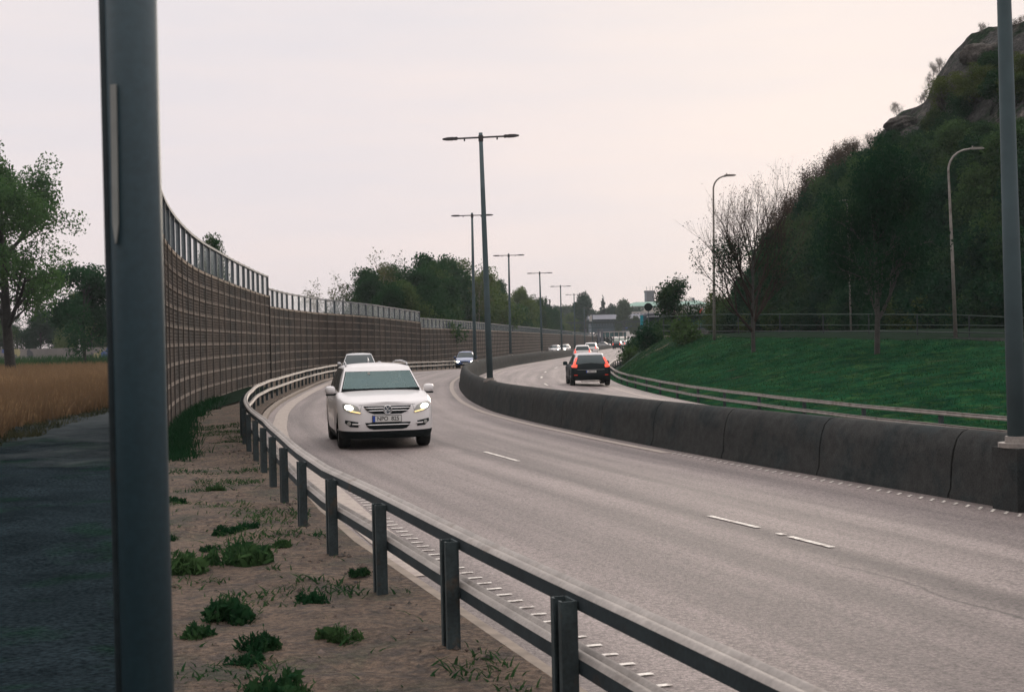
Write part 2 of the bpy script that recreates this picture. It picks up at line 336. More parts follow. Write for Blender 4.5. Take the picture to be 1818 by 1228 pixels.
_m = M['dark_ground']; nt = _m.node_tree; _b = nt.nodes['Principled BSDF']; _l = _b.inputs['Base Color'].links[0].from_socket
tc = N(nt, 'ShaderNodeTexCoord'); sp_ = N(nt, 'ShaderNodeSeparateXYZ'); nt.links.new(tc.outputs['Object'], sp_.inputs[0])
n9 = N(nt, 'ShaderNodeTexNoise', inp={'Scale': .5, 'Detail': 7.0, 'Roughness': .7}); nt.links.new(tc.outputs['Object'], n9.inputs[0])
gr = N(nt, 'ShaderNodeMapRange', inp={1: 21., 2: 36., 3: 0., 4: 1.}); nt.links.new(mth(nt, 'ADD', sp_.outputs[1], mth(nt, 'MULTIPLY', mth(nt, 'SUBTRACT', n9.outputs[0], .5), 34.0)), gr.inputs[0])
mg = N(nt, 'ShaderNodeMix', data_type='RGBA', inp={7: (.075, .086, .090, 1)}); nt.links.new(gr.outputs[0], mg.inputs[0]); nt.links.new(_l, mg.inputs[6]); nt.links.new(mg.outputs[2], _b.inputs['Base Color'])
# ------------------------------------------------------------------ the road's plan
CL = np.array([(19.6,-30),(16.5,-20),(13.4,-10),(10.35,0),(8.55,6),(5.78,15.3),(3.45,22.9),(1.97,28.5),(.86,33.5),(-.35,40.4),(-1.2,47.5),(-1.85,57),(-2.25,67),
    (-2.2,76),(-1.65,90),(-.35,104),(1.0,115),(2.9,131),(5.5,158),(8.2,190),(11.4,222),(14.4,255),(17.8,290),(24,340),(33,400),(52,500),(76,600)])
def smooth_curve(P, n=9):
    t = P[:, 1]; Y = np.concatenate([np.arange(-30, 150, 1.0), np.arange(150, 600, 3.0)])
    X = np.interp(Y, t, P[:, 0])
    # smooth on uniform parameter
    Yu = np.arange(-40, 620, 1.0); Xu = np.interp(Yu, t, P[:, 0]); Xu[:10] = Xu[10]+(10-np.arange(10))*.31
    k = np.hanning(13); k /= k.sum(); Xs = np.convolve(np.pad(Xu, 6, mode='edge'), k, 'valid')
    Xs[:12] = Xu[:12]
    return Yu, Xs
_Yu, _Xu = smooth_curve(CL)
SY = np.concatenate([np.arange(-30, 60, 1.0), np.arange(60, 140, 1.5), np.arange(140, 601, 4.0)])
SX = np.interp(SY, _Yu, _Xu)
_sl = np.interp(SY, _Yu, np.gradient(_Xu, _Yu))
TN = np.stack([_sl, np.ones_like(_sl)], 1); TN /= np.linalg.norm(TN, axis=1)[:, None]
NR = np.stack([TN[:, 1], -TN[:, 0]], 1)             # right-hand normal
SS = np.concatenate([[0], np.cumsum(np.hypot(np.diff(SX), np.diff(SY)))])
tab = lambda *p: (lambda y, a=np.array(p): np.interp(y, a[:, 0], a[:, 1]))
zM = tab((30,-1.97),(40,-2.03),(57,-1.98),(75,-1.95),(110,-1.96),(131,-1.99),(158,-2.15),(200,-2.42),(300,-2.6),(600,-2.7))
zL = tab((30,-1.97),(45,-1.95),(70,-1.93),(84,-1.92),(97,-2.1),(110,-2.33),(123,-2.5),(135,-2.6),(160,-2.7),(300,-2.85),(600,-2.9))
zR = tab((60,-2.3),(80,-2.3),(110,-2.25),(140,-2.25),(200,-2.4),(300,-2.5),(600,-2.6))
gL = tab((14,-1.75),(30,-1.77),(67,-1.84),(84,-1.86),(92,-1.96),(102,-2.15),(123,-2.4),(135,-2.5),(300,-2.7),(600,-2.8))
oL = tab((-30,8.0),(6,7.85),(10.5,7.9),(15,7.93),(17.5,7.83),(20,7.65),(23,7.45),(29,7.25),(33,7.12),(38,6.98),(45,6.92),(52,6.95),(60,7.08),(66,7.28),(74,7.7),(81,7.98),(87,7.9),(93,7.55),(100,7.05),(110,6.85),(122,6.8),(140,7.0),(600,7.4))
# bank on the right
oT = tab((-30,34),(20,31),(40,26),(55,21.5),(66,17),(76,13.8),(88,12.2),(100,11.6),(150,11.3),(300,11),(600,11))
zT = tab((-30,-.85),(40,-.75),(50,-.65),(60,-.42),(80,-.05),(100,0),(150,0),(250,-.4),(400,-1.2),(600,-2))
RF = 8.15                                           # bank foot offset
def st(y, o, z=0.0):
    """point at offset o (right positive) from the median at station y"""
    x = np.interp(y, SY, SX); nx = np.interp(y, SY, NR[:, 0]); ny = np.interp(y, SY, NR[:, 1])
    return np.array([x+nx*o, y+ny*o, z])
def loft(name, cols, mat, stations, smooth=True, uvx=None, kind='structure', parent=None, jitter=None):
    """cols: list of functions y->(offset, z)"""
    V = []; UV = []
    for y in stations:
        s = np.interp(y, SY, SS)
        for j, c in enumerate(cols):
            o, z = c(y); p = st(y, o, z)
            if jitter: p[2] += jitter(p[0], p[1], o, j)
            V.append(p); UV.append((o, s))
    k = len(cols); n = len(stations)
    F = [(i*k+j, i*k+j+1, (i+1)*k+j+1, (i+1)*k+j) for i in range(n-1) for j in range(k-1)]
    o = mesh(name, V, F, mat, parent, smooth, UV)
    if kind: o['kind'] = kind
    return o
rng = np.random.default_rng(7)
# value noise
_G = rng.random((256, 256))
def vn(x, y):
    xi, yi = math.floor(x), math.floor(y); fx, fy = x-xi, y-yi; fx = fx*fx*(3-2*fx); fy = fy*fy*(3-2*fy)
    g = lambda a, b: _G[a & 255, b & 255]
    return (g(xi, yi)*(1-fx)+g(xi+1, yi)*fx)*(1-fy)+(g(xi, yi+1)*(1-fx)+g(xi+1, yi+1)*fx)*fy
def fbm(x, y, o=4): return sum(vn(x*2**i+17*i, y*2**i+5*i)*.5**(i+1) for i in range(o))

def right_z(y, o):
    if o <= RF: return float(zR(y))-.05
    t = (o-RF)/(float(oT(y))-RF); zf = float(zR(y))-.02; zt = float(zT(y))
    if t >= 1: return zt+min(.25, (t-1)*.2)
    return zf+(zt-zf)*(1-(1-t)**1.35)
def nearest(X, Y):
    d = (SX-X)**2+(SY-Y)**2; i = int(d.argmin()); o = (X-SX[i])*NR[i, 0]+(Y-SY[i])*NR[i, 1]
    return float(SY[i]), o
def ground(X, Y):
    y, o = nearest(X, Y)
    if o > 0: return right_z(y, o)
    return -1.75 if o < -float(oL(y))-2 else float(gL(y))
def hit(px, py, y0=8, y1=300):
    q = ray(px, py)
    for Y in np.arange(y0, y1, .25):
        p = q*(Y/q[1])
        if p[2] <= ground(p[0], p[1]): return p
    return at(px, py, y1)

# base ground out to the horizon
g = MB(); g.add([(-3000,-300,-3.3),(3000,-300,-3.3),(3000,4500,-3.3),(-3000,4500,-3.3)], [(0,1,2,3)])
tag(g.build('ground', M['far_green']), kind='structure')
# carriageways
edgeL = lambda y: float(oL(y))-.42
def lerp_col(f, z0, z1, a, b): return lambda y: (a(y)+(b(y)-a(y))*f, z0(y)+(z1(y)-z0(y))*f)
n0 = lambda y: -.28
e0 = lambda y: -edgeL(y)
def uvfix(o, sign):
    pass
loft('road', [lerp_col(f, zL, zM, e0, n0) for f in np.linspace(0, 1, 9)], M['asphalt'], SY)
r0 = lambda y: .28; r1 = lambda y: 7.45
loft('road', [lerp_col(f, zM, zR, r0, r1) for f in np.linspace(0, 1, 9)], M['asphalt_far'], SY)
# fix UV x of the left road (offset is negative)
for o in bpy.data.objects:
    if o.name == 'road':
        l = o.data.uv_layers[0].data
        a = np.zeros(len(l)*2); l.foreach_get('uv', a); a[0::2] = np.abs(a[0::2]); l.foreach_set('uv', a)
# kerb and verge on the left
near = SY[SY <= 420]
loft('kerb', [lambda y: (-edgeL(y), zL(y)-.1), lambda y: (-edgeL(y), max(zL(y)+.08, gL(y)-.08)), lambda y: (-edgeL(y)-.14, max(zL(y)+.09, gL(y)-.07)), lambda y: (-edgeL(y)-.14, gL(y)-.3)], M['kerb'], near, False)
vy = np.concatenate([np.arange(-8, 34, .25), np.arange(34, 150, 1.0), np.arange(150, 420, 4.0)])
def vj(x, y, o, j):
    a = min(1, j/2.5)
    e = x+.262*y
    return (.16*(fbm(x*.9, y*.9)-.5)+.07*(fbm(x*5, y*5)-.5))*a-(min(.3, max(0, -e-.1)*.6) if y < 34 else 0)
def vcol(k): return lambda y: (-edgeL(y)-.14-k, gL(y)-.03+.02*min(k, 1))
loft('verge', [vcol(k) for k in list(np.arange(0, 8.6, .22))], M['soil'], vy, True, jitter=vj)
# dark ground on the left of the pole, and the meadow beyond it
def sheet(name, x0f, x1f, ys, nx, z, m, jit):
    V = []; 
    for y in ys:
        for i in range(nx): 
            x = x0f(y)+(x1f(y)-x0f(y))*i/(nx-1); V.append((x, y, z+jit(x, y)))
    F = [(i*nx+j, i*nx+j+1, (i+1)*nx+j+1, (i+1)*nx+j) for i in range(len(ys)-1) for j in range(nx-1)]
    o = mesh(name, V, F, m, None, True); o['kind'] = 'structure'; return o
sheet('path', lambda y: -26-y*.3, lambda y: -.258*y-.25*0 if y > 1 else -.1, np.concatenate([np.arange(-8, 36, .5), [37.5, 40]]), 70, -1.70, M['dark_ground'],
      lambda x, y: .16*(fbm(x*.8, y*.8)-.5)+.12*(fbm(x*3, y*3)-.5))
sheet('meadow', lambda y: -200.0, lambda y: -8.2-.05*(y-36) if y < 60 else -14.5, np.arange(34, 420, 6.0), 40, -1.76, M['earth'], lambda x, y: 0)
# the bank on the right
bs = np.concatenate([np.arange(-20, 60, 1.0), np.arange(60, 160, 1.0), np.arange(160, 440, 4.0)])
def bcol(t): return lambda y: (RF-.6+(float(oT(y))-RF+.6)*t, right_z(y, RF-.6+(float(oT(y))-RF+.6)*t) if t > .0 else zR(y)-.1)
bj = lambda x, y, o, j: (.28*(fbm(x*.35, y*.35)-.5)+.08*(fbm(x*2, y*2)-.5))*min(1, max(0, (o-RF)/1.5))
bank = loft('embankment', [bcol(t) for t in np.linspace(0, 1, 36)], [M['bank_grass'], M['bank_scrub']], bs, True, jitter=bj)
mi = []
for i in range(len(bs)-1):
    for j in range(35):
        e = 81+5*(vn(bs[i]*.3, j*.35)-.5)+ (10 - j*.42)
        mi.append(1 if bs[i] > e else 0)
bank.data.polygons.foreach_set('material_index', np.array(mi, dtype=np.int32))
loft('upper_ground', [lambda y, k=k: (float(oT(y))+k, float(zT(y))+min(.12, k*.03)-.02) for k in (0, 1, 3, 6, 10, 20, 45)], M['earth'], bs, True)
# ------------------------------------------------------------------ markings
def strip(name, ofs, w, y0, y1, m, dz=.007, step=1.0, zf=None):
    ys = np.arange(y0, y1+.01, step)
    def zz(y, o):
        if o < 0: f = (-o-.28)/(edgeL(y)-.28); return zM(y)+(zL(y)-zM(y))*f
        f = (o-.28)/7.17; return zM(y)+(zR(y)-zM(y))*f
    V = []
    for y in ys:
        o = ofs(y)
        for q in (o-w/2, o+w/2): V.append(st(y, q, zz(y, q)+dz))
    F = [(2*i, 2*i+1, 2*i+3, 2*i+2) for i in range(len(ys)-1)]
    return V, F, zz
marks = MB()
V, F, zz = strip('', lambda y: -.62, .16, 24, 330, None); marks_far = MB(); marks_far.add(V, F)
V, F, _ = strip('', lambda y: -edgeL(y)+.35, .34, 14, 300, None); marks_far.add(V, F)
V, F, _ = strip('', lambda y: .8, .16, 20, 330, None); marks_far.add(V, F)
V, F, _ = strip('', lambda y: 6.55, .14, 15, 330, None); marks_far.add(V, F)
marks_far.build('edge_line', M['line_worn'])['kind'] = 'structure'
def rung(mb, y, o, w, L, dz=.02, skew=0):
    a = st(y, o-w/2, zz(y, o)+dz); b = st(y, o+w/2, zz(y, o)+dz)
    t = np.array([*TN[int(np.argmin(abs(SY-y)))], 0.])*L; k = np.array([*TN[int(np.argmin(abs(SY-y)))], 0.])*skew
    mb.add([a, b+k, b+t+k, a+t], [(0, 1, 2, 3)])
for y in np.arange(-6, 26, .27): rung(marks, y, -edgeL(y)+.62, .12, .05, .008)
for y in np.arange(4, 24, .22): rung(marks, y, -.56, .15, .05, .008, .16)
def dash(y0, y1, o=None):
    V, F, _ = strip('', (lambda y: -(edgeL(y)+.28)/2-.05), .08, y0, y1, None, .008, (y1-y0)/4); marks.add(V, F)
# centre dashes at the distances read off the photo
for (a, b) in ((atz(1259,916,-1.97), atz(1347,937,-1.97)), (atz(1382,947,-1.97), atz(1392,950,-1.97)), (atz(1403,953,-1.97), atz(1478,972,-1.97)), (atz(860,803,-1.98), atz(921,820,-1.98))):
    d = b-a; d /= np.linalg.norm(d); n = np.array([d[1], -d[0], 0])*.036; z = np.array([0, 0, .008])
    ya, oa = nearest(a[0], a[1]); yb, ob = nearest(b[0], b[1]); a[2] = zz(ya, oa); b[2] = zz(yb, ob)
    marks.add([a-n+z, a+n+z, b+n+z, b-n+z], [(0, 1, 2, 3)])
for y in (40, 52, 64, 76, 88, 100, 112): dash(y, y+2.6)
for y in (28, 40, 52, 64, 76, 88, 100, 112, 124, 136):
    V, F, _ = strip('', lambda q: 3.7, .10, y, y+3, None, .012, .75); marks.add(V, F)
marks.build('road_marking', M['line_white'])['kind'] = 'structure'

# ------------------------------------------------------------------ median barrier
bar = empty('concrete_barrier', st(16, 0, -1.97), 0, 'long low dark concrete median wall of rounded blocks curving between the two carriageways', 'barrier')
prof = [(-.30, -.06), (-.30, .04), (-.265, .12), (-.245, .40), (-.215, .56), (-.16, .70), (-.085, .775), (0, .80), (.085, .775), (.16, .70), (.215, .56), (.245, .40), (.265, .12), (.30, .04), (.30, -.06)]
inv = bar.matrix_world.inverted()
def localize(o, parent):
    o.parent = parent; o.location = (-parent.location[0], -parent.location[1], -parent.location[2]); return o
def barrier_seg(y0, y1):
    ys = np.linspace(y0, y1, max(2, int((y1-y0)/1.0)+1)); P = [st(y, 0, zM(y)) for y in ys]
    nn = [(np.interp(y, SY, NR[:, 0]), np.interp(y, SY, NR[:, 1])) for y in ys]
    return MB().sweep(P, prof, True, nn)
y = -4.0; k = 0
while k < 96:
    s = barrier_seg(y, y+2.93); s.V = [tuple(np.array(v)-np.array(bar.location)) for v in s.V]
    o = s.build('barrier_block', M['concrete'], bar, True); shade_auto(o, 50)
    y += 2.96; k += 1
s = MB()
while y < 420: 
    b2 = barrier_seg(y, y+5.9); s.add(b2.V, b2.F); y += 6
s.V = [tuple(np.array(v)-np.array(bar.location)) for v in s.V]; o = s.build('barrier_block', M['concrete'], bar, True); o['kind'] = 'stuff'

# ------------------------------------------------------------------ guard rails
def guardrail(name, label, side, ofs, gz, y0, y1, sp, top, low, posth, halfw, far_face):
    root = empty(name, st(y0, ofs(y0), gz(y0)), 0, label, 'guard rail'); L = np.array(root.location)
    ys = np.arange(y0, y1+.01, 1.0); nn = [(np.interp(y, SY, NR[:, 0]), np.interp(y, SY, NR[:, 1])) for y in ys]
    wob = lambda y: .004*math.sin(y*1.1)+.006*math.sin(y*.31+1)
    for zc, nm in ((top, 'upper_rail'), (low, 'lower_rail')):
        P = [st(y, ofs(y), gz(y)+zc+wob(y))-L for y in ys]
        d = far_face
        pr = [(0, -.060), (0, .006), (d*.016, .022), (d*.032, .026), (d*.046, .022), (d*.062, .036), (d*.076, .038), (d*.084, .028), (d*.066, .0), (d*.084, -.030), (d*.078, -.056), (d*.064, -.060), (d*.05, -.05), (d*.02, -.05)]
        m_ = MB().sweep(P, pr, True, nn); npf = len(pr); nf_ = (len(P)-1)*npf
        mi = [1 if (i < nf_ and (i % npf) in (0, 11, 12, 13)) else 0 for i in range(len(m_.F))]  # back and underside coloured darker: dirt, plus painted-in shade of the channel
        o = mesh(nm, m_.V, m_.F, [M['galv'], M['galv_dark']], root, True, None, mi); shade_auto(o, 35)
    y = y0+.05; i = 0
    while y < y1-.2:
        p = st(y, ofs(y), gz(y)-.25)-L; n = (np.interp(y, SY, NR[:, 0]), np.interp(y, SY, NR[:, 1])); t = (-n[1], n[0])
        h = posth+.25; b = MB(); w = halfw; p = p-np.array([n[0], n[1], 0])*far_face*.045
        # open C-section post
        b.obox(p+np.array([n[0], n[1], 0])*far_face*.035, n, t, h, .006, w)
        b.obox(p+np.array([t[0], t[1], 0])*(w-.004), n, t, h, .035, .004); b.obox(p-np.array([t[0], t[1], 0])*(w-.004), n, t, h, .035, .004)
        b.obox(p-np.array([n[0], n[1], 0])*far_face*.03+np.array([t[0], t[1], 0])*(w-.022), n, t, h, .005, .02)
        b.obox(p-np.array([n[0], n[1], 0])*far_face*.03-np.array([t[0], t[1], 0])*(w-.022), n, t, h, .005, .02)
        b.build('post', M['post_rail'], root)
        y += sp*abs(t[1]) if False else sp*float(np.interp(y, SY, TN[:, 1])); i += 1
    return root
railL = guardrail('guardrail', 'steel two-beam guard rail beside the sandy verge, curving from the foreground round the bend', 'L',
    lambda y: -oL(y), lambda y: float(gL(y)), -3.0, 133, 2.0, .62, .34, .60, .075, 1)
railR = guardrail('guardrail', 'pale thin two-beam guard rail at the foot of the grassy bank behind the median', 'R',
    lambda y: 7.75, lambda y: float(zR(y)), 14, 140, 4.0, .50, .22, .46, .05, -1)

# ------------------------------------------------------------------ noise wall
wy = np.concatenate([np.arange(24.5, 150, .5), np.arange(150, 402, 2.0)])
oWt = tab((20,8.95),(30,8.78),(40,8.76),(50,8.87),(60,9.17),(67,9.47),(78,10.05),(86,10.15),(93,9.5),(100,9.1),(120,9.0),(600,9.2))
oW = lambda y: float(oWt(y))
WP = np.array([st(y, -oW(y)) for y in wy]); WS = np.concatenate([[0], np.cumsum(np.hypot(np.diff(WP[:, 0]), np.diff(WP[:, 1])))])
Wpx = np.array([proj((p[0], p[1], 0))[0] for p in WP])
def wall_s(px): return float(np.interp(px, Wpx, WS))
def wpt(s): return np.array([np.interp(s, WS, WP[:, 0]), np.interp(s, WS, WP[:, 1])])
def wz(px, py):
    s = wall_s(px); p = wpt(s); q = ray(px, py); return q[2]*(p[1]/q[1])
def zfun(pts):
    a = sorted((wall_s(px), wz(px, py)) for px, py in pts); a = np.array(a)
    # straight line fit keeps the coping level
    c = np.polyfit(a[:, 0], a[:, 1], 1 if len(a) < 5 else 2); return lambda s: float(np.polyval(c, s))
sects = [
 (wall_s(262), wall_s(478.5), [(291,344),(310,370),(336,404),(373.6,437.7),(411,461),(478.5,490)], [(291,416),(336,461),(478,524.7)], 'tall near length of brown board noise wall topped with clear panes, beside the sandy verge'),
 (wall_s(478.5), wall_s(746), [(480,513),(560,527),(633.7,538.6),(700,547),(746,553)], [(483,545),(633,559),(745,571.5)], 'middle stepped-down length of brown noise wall behind the bend of the road'),
 (wall_s(746), wall_s(1020), [(747.5,563.7),(820,570.5),(906,577.5),(957.4,582.5),(1020,588.5)], [(747,582),(906,588.4),(1020,592.5)], 'low far length of brown noise wall with bluish panes in front of the wood'),
 (wall_s(1020), wall_s(1062), [(1020,588.5),(1046,591.4),(1062,593)], [(1020,592.5),(1046,594.4),(1062,595.4)], 'farthest short end of the noise wall near the bridge'),
]
for si, (s0, s1, tp, gb, lab) in enumerate(sects):
    zt = zfun(tp)
    gbs = np.array(sorted((wall_s(px), zt(wall_s(px))-wz(px, py)) for px, py in gb)); gh = float(np.median(gbs[:, 1])); gh = max(.7, min(1.05, gh))
    p0 = wpt(s0); root = empty('noise_barrier', (p0[0], p0[1], -1.8), 0, lab, 'noise wall'); L = np.array(root.location)
    nb = max(1, int(round((s1-s0)/2.0)))
    ss = np.linspace(s0, s1, nb+1); 
    def nrm(s):
        a = wpt(s-.5); b = wpt(s+.5); d = b-a; d /= np.linalg.norm(d); return np.array([d[1], -d[0]])
    path = [np.array([*wpt(s), zt(s)-gh])-L for s in ss]; nn = [nrm(s) for s in ss]
    base = lambda s: float(gL(min(400, wpt(s)[1])))-.25
    H = max(zt(s)-gh-base(s) for s in ss)
    step = .455; pr = [(0, 0)]; z = -.05
    while z > -H:
        pr += [(.0, z), (.0, z-.06)]
        zz2 = z-.10
        for q in range(4):
            pr += [(.0, zz2), (.022, zz2-.012), (.022, zz2-.07), (.0, zz2-.082)]; zz2 -= .084
        z -= step
    pr += [(0, -H), (-.12, -H), (-.12, 0)]
    o = MB().sweep(path, pr, True, nn).build('board_face', M['board'], root)
    # light rails between the boards
    z = -.02; q = 0
    while z > -H+.1:
        bp = [(0, z), (.04, z-.005), (.04, z-.022), (.02, z-.028), (.02, z-.052), (.04, z-.058), (.04, z-.076), (0, z-.08)]
        MB().sweep(path, bp, True, nn).build('rail', M['batten_pale' if q == 0 else 'batten'], root); z -= step; q += 1
    # coping and posts and panes
    cp = [(-.09, gh-.05), (.03, gh-.05), (.03, gh+.02), (-.09, gh+.02)]
    MB().sweep(path, cp, True, nn).build('coping', M['glasspost'], root)
    for i, s in enumerate(ss):
        n = nn[i]; t = (-n[1], n[0]); c = path[i]; hh = gh
        b = MB().obox(c+np.array([n[0]*.05, n[1]*.05, -H+.0]), n, t, H, .016, .014); 
        if i == 0 or i == nb: b = MB().obox(c+np.array([n[0]*.03, n[1]*.03, -H]), n, t, H, .05, .05)
        pp = b.build('post', M['wallpost'], root)
        b = MB().obox(c+np.array([-n[0]*.04, -n[1]*.04, .0]), n, t, gh+.05, .06, .03); b.build('glazing_post', M['glasspost'], root)
        if i < nb:
            a = path[i]; d = path[i+1]-path[i]; d1 = d/np.linalg.norm(d)
            m = (path[i]+path[i+1])/2; hl = np.linalg.norm(d[:2])/2-.04
            t2 = d1[:2]/np.linalg.norm(d1[:2]); n2 = (t2[1], -t2[0]); zz1 = path[i+1][2]-path[i][2]
            A = path[i]+d1*.04-np.array([n2[0], n2[1], 0])*.03; B = path[i+1]-d1*.04-np.array([n2[0], n2[1], 0])*.03
            o2 = np.array([n2[0], n2[1], 0])*-.012; u = np.array([0, 0, gh-.06]); w_ = np.array([0, 0, .02])
            MB().add([A+w_, B+w_, B+u, A+u, A+o2+w_, B+o2+w_, B+o2+u, A+o2+u], [(0,1,2,3),(5,4,7,6),(0,4,5,1),(3,2,6,7),(0,3,7,4),(1,5,6,2)]).build('pane', M['pane'], root)

# ------------------------------------------------------------------ lamps in the median
def t_lamp(base, H, top_px=None, label='', group='double-armed street lamps standing on the median wall', armdir=None, arm=1.17, lean=(0, 0), armrise=0.0):
    base = np.array(base, float)
    r = empty('street_lamp', base, 0, label, 'street lamp', group)
    top = np.array([lean[0], lean[1], H])
    MB().tube([(0, 0, 0), top*.35, top*.7, top], [.10, .09, .075, .06], 14).build('pole', M['lamp_grey'], r, True)
    MB().tube([(0, 0, -.02), (0, 0, .03)], [.20, .20], 16).tube([(0, 0, .03), (0, 0, .10)], [.13, .125], 14).build('base_plate', M['galv'], r)
    ax = np.array([armdir[0], armdir[1], 0.]); hz = np.array([0, 0, H-.14])
    off = top*(H-.14)/H; off[2] = H-.14
    MB().tube([off-ax*.75-np.array([0,0,armrise*.75]), off+ax*.75+np.array([0,0,armrise*.75])], .028, 8).build('arm', M['lamp_dark'], r)
    MB().tube([off-np.array([0, 0, .12]), off+np.array([0, 0, .06])], .075, 12).build('collar', M['lamp_dark'], r)
    for s in (-1, 1):
        e = off+s*(ax*.70+np.array([0,0,armrise*.70])); t = s*(ax+np.array([0,0,armrise])); n = np.array([-ax[1], ax[0], 0.])
        V = []; 
        for (d, w, h) in ((0, .03, .03), (.04, .075, .045), (.12, .06, .04), (.16, .085, .045), (.34, .085, .04), (.47, .03, .02)):
            c = e+t*d
            for a, b in ((-1, -1), (1, -1), (1, 1), (-1, 1)): V.append(c+n*w*a+np.array([0, 0, h*b]))
        F = [(i*4+j, i*4+(j+1) % 4, i*4+4+(j+1) % 4, i*4+4+j) for i in range(5) for j in range(4)]+[(3,2,1,0),(20,21,22,23)]
        mesh('lamp_head', V, F, M['lamp_dark'], r)
        c = off+s*(ax*.5+np.array([0,0,armrise*.5]))
        MB().tube([c, c-np.array([0, 0, .09])], [.02, .025], 8).build('sensor', M['lamp_dark'], r)
    return r
# station, px of pole at its top, py of top, label
lampd = [
 (15.8, 1773, -330, 'thick grey lamp column standing on the median wall at the right edge of the photo'),
 (40.8, 852, 236, 'nearest complete double-armed lamp post rising tall above the median wall'),
 (72, 838, 378, 'second double-armed lamp post, behind the tall one and beside the blue car'),
 (104, 903, 450, 'third double-armed lamp post along the median, in front of the end of the wood'),
 (128, 958, 482, 'fourth double-armed lamp post along the median'),
 (159, 995, 506, 'fifth double-armed lamp post along the median, above the two white oncoming cars'),
 (190, 1019, 521, 'sixth double-armed lamp post along the median, small beside the domed tree'),
 (225, 1037, 545, 'seventh double-armed lamp post, tiny against the slate roofed building'),
 (262, 1052, 556, 'farthest double-armed lamp post along the median'),
]
footpx = [None, 870, 843, 906, 962, 997.5, 1021, 1038.5, 1052]
for (yy, px, py, lab), fp in zip(lampd, footpx):
    if fp:
        cand = [(abs(proj(st(q, 0, float(zM(q))+.76))[0]-fp), q) for q in np.arange(yy-14, yy+25, .25) if q > 40]; yy = min(cand)[1]
    b = st(yy, 0.0, float(zM(yy))+.76)
    if yy == 15.8: b = atz(1806, 790, -1.27)
    bx, by = proj(b)
    t = at(px, py, b[1]); H = t[2]-b[2]
    n = np.array([np.interp(yy, SY, NR[:, 0]), np.interp(yy, SY, NR[:, 1])])
    leanx = (t[0]-b[0]); leanx = max(-.016*H, min(.016*H, leanx))
    t_lamp(b, H, label=lab, armdir=n, lean=(leanx, 0), armrise=.045 if fp == 870 else 0)
MB().obox(atz(1806,790,-1.27)-np.array([0,0,.78]), NR[int(np.argmin(abs(SY-15.8)))], TN[int(np.argmin(abs(SY-15.8)))], .76, .17, .22).build('lamp_plinth', M['concrete'], None)
tag(bpy.data.objects['lamp_plinth'], 'concrete plinth block carrying the thick lamp column at the right edge', 'plinth')

# foreground pole on the left
pt = at(229.5, -60, 2.75); pb = at(263.5, 1300, 2.75); dirp = (pb-pt); k = (-1.82-pt[2])/dirp[2]; pb2 = pt+dirp*k; pt2 = pt-dirp*.9
pole = empty('steel_pole', pb2, 0, 'thick blue-grey steel pole very close on the left, soft in focus', 'pole')
L = np.array(pole.location)
MB().tube([pb2-L, pt2-L], .0505, 40).build('shaft', M['post_steel'], pole, True)
side = np.array([-1, -.05, 0.]); side /= np.linalg.norm(side)
fl = MB(); 
for a, b, w0, w1 in ((pb2, pt2, .043, .0495),):
    o1 = side*.036+np.array([0, -.030, 0])
fl.tube([pb2-L+side*.0455+np.array([0, -.016, 0]), pt2-L+side*.0455+np.array([0, -.016, 0])], .0105, 12)
fl.build('edge_tube', M['galv_dark'], pole, True)
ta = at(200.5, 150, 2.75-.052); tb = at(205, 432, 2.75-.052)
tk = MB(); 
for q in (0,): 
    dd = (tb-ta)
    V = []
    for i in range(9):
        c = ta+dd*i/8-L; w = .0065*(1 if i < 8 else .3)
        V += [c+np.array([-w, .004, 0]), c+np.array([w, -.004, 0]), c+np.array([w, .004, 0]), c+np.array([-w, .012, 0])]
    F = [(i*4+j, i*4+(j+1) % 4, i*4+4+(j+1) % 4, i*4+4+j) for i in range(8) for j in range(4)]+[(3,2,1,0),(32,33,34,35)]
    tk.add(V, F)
tk.build('pale_strip', M['strip_grey'], pole)  # pale grey strip along part of the pole's left edge

# single-armed lamps on the upper road
def hook_lamp(px, ytop, pxb, pyb, Y, reach, label, rr=.06):
    b = at(pxb, pyb, Y); b[2] = min(b[2], b[2]); t = at(px, ytop, Y); H = t[2]-b[2]
    r = empty('street_lamp', (b[0], b[1], b[2]-.6), 0, label, 'street lamp', 'hooked single-arm street lamps on the upper road'); H += .6
    lx = t[0]-b[0]; s = 1 if reach > 0 else -1; a = abs(reach); rad = min(.9, a*.6)
    pts = [(0, 0, 0), (lx*.5, 0, H*.5), (lx, 0, H-rad)]; pts += [(lx+s*rad*(1-math.cos(g)), 0, H-rad+rad*math.sin(g)) for g in np.linspace(.2, math.pi/2, 6)]
    pts += [(lx+s*(a-.5), 0, H+.03)]
    n = len(pts); MB().tube(pts, [rr*1.5, rr*1.1]+[rr*.75]*(n-2), 10).build('pole', M['galv'], r, True)
    x0 = lx+s*(a-.55)
    V = [];
    for (d, w, h) in ((0, .05, .03), (.15, .13, .05), (.5, .13, .04), (.62, .05, .02)):
        for q, v in ((-1, -1), (1, -1), (1, 1), (-1, 1)): V.append((x0+s*d, w*q, H+.03+h*v))
    F = [(i*4+j, i*4+(j+1) % 4, i*4+4+(j+1) % 4, i*4+4+j) for i in range(3) for j in range(4)]+[(3,2,1,0),(12,13,14,15)]
    mesh('lamp_head', V, F, M['galv'], r)
    MB().tube([(x0+s*.12, 0, H+.06), (x0+s*.12, 0, H+.14)], .03, 8).build('sensor', M['galv'], r)
hook_lamp(1266, 313, 1268, 592, 76, 1.15, 'hooked lamp post standing clear against the sky left of the bare tree')
hook_lamp(1683, 266, 1697, 596, 62, 1.5, 'hooked lamp post in front of the dark wooded hill, nearest the right edge')
hook_lamp(1504, 357, 1511, 582, 92, -.5, 'thin lamp post with short head half lost against the wooded hill', .045)
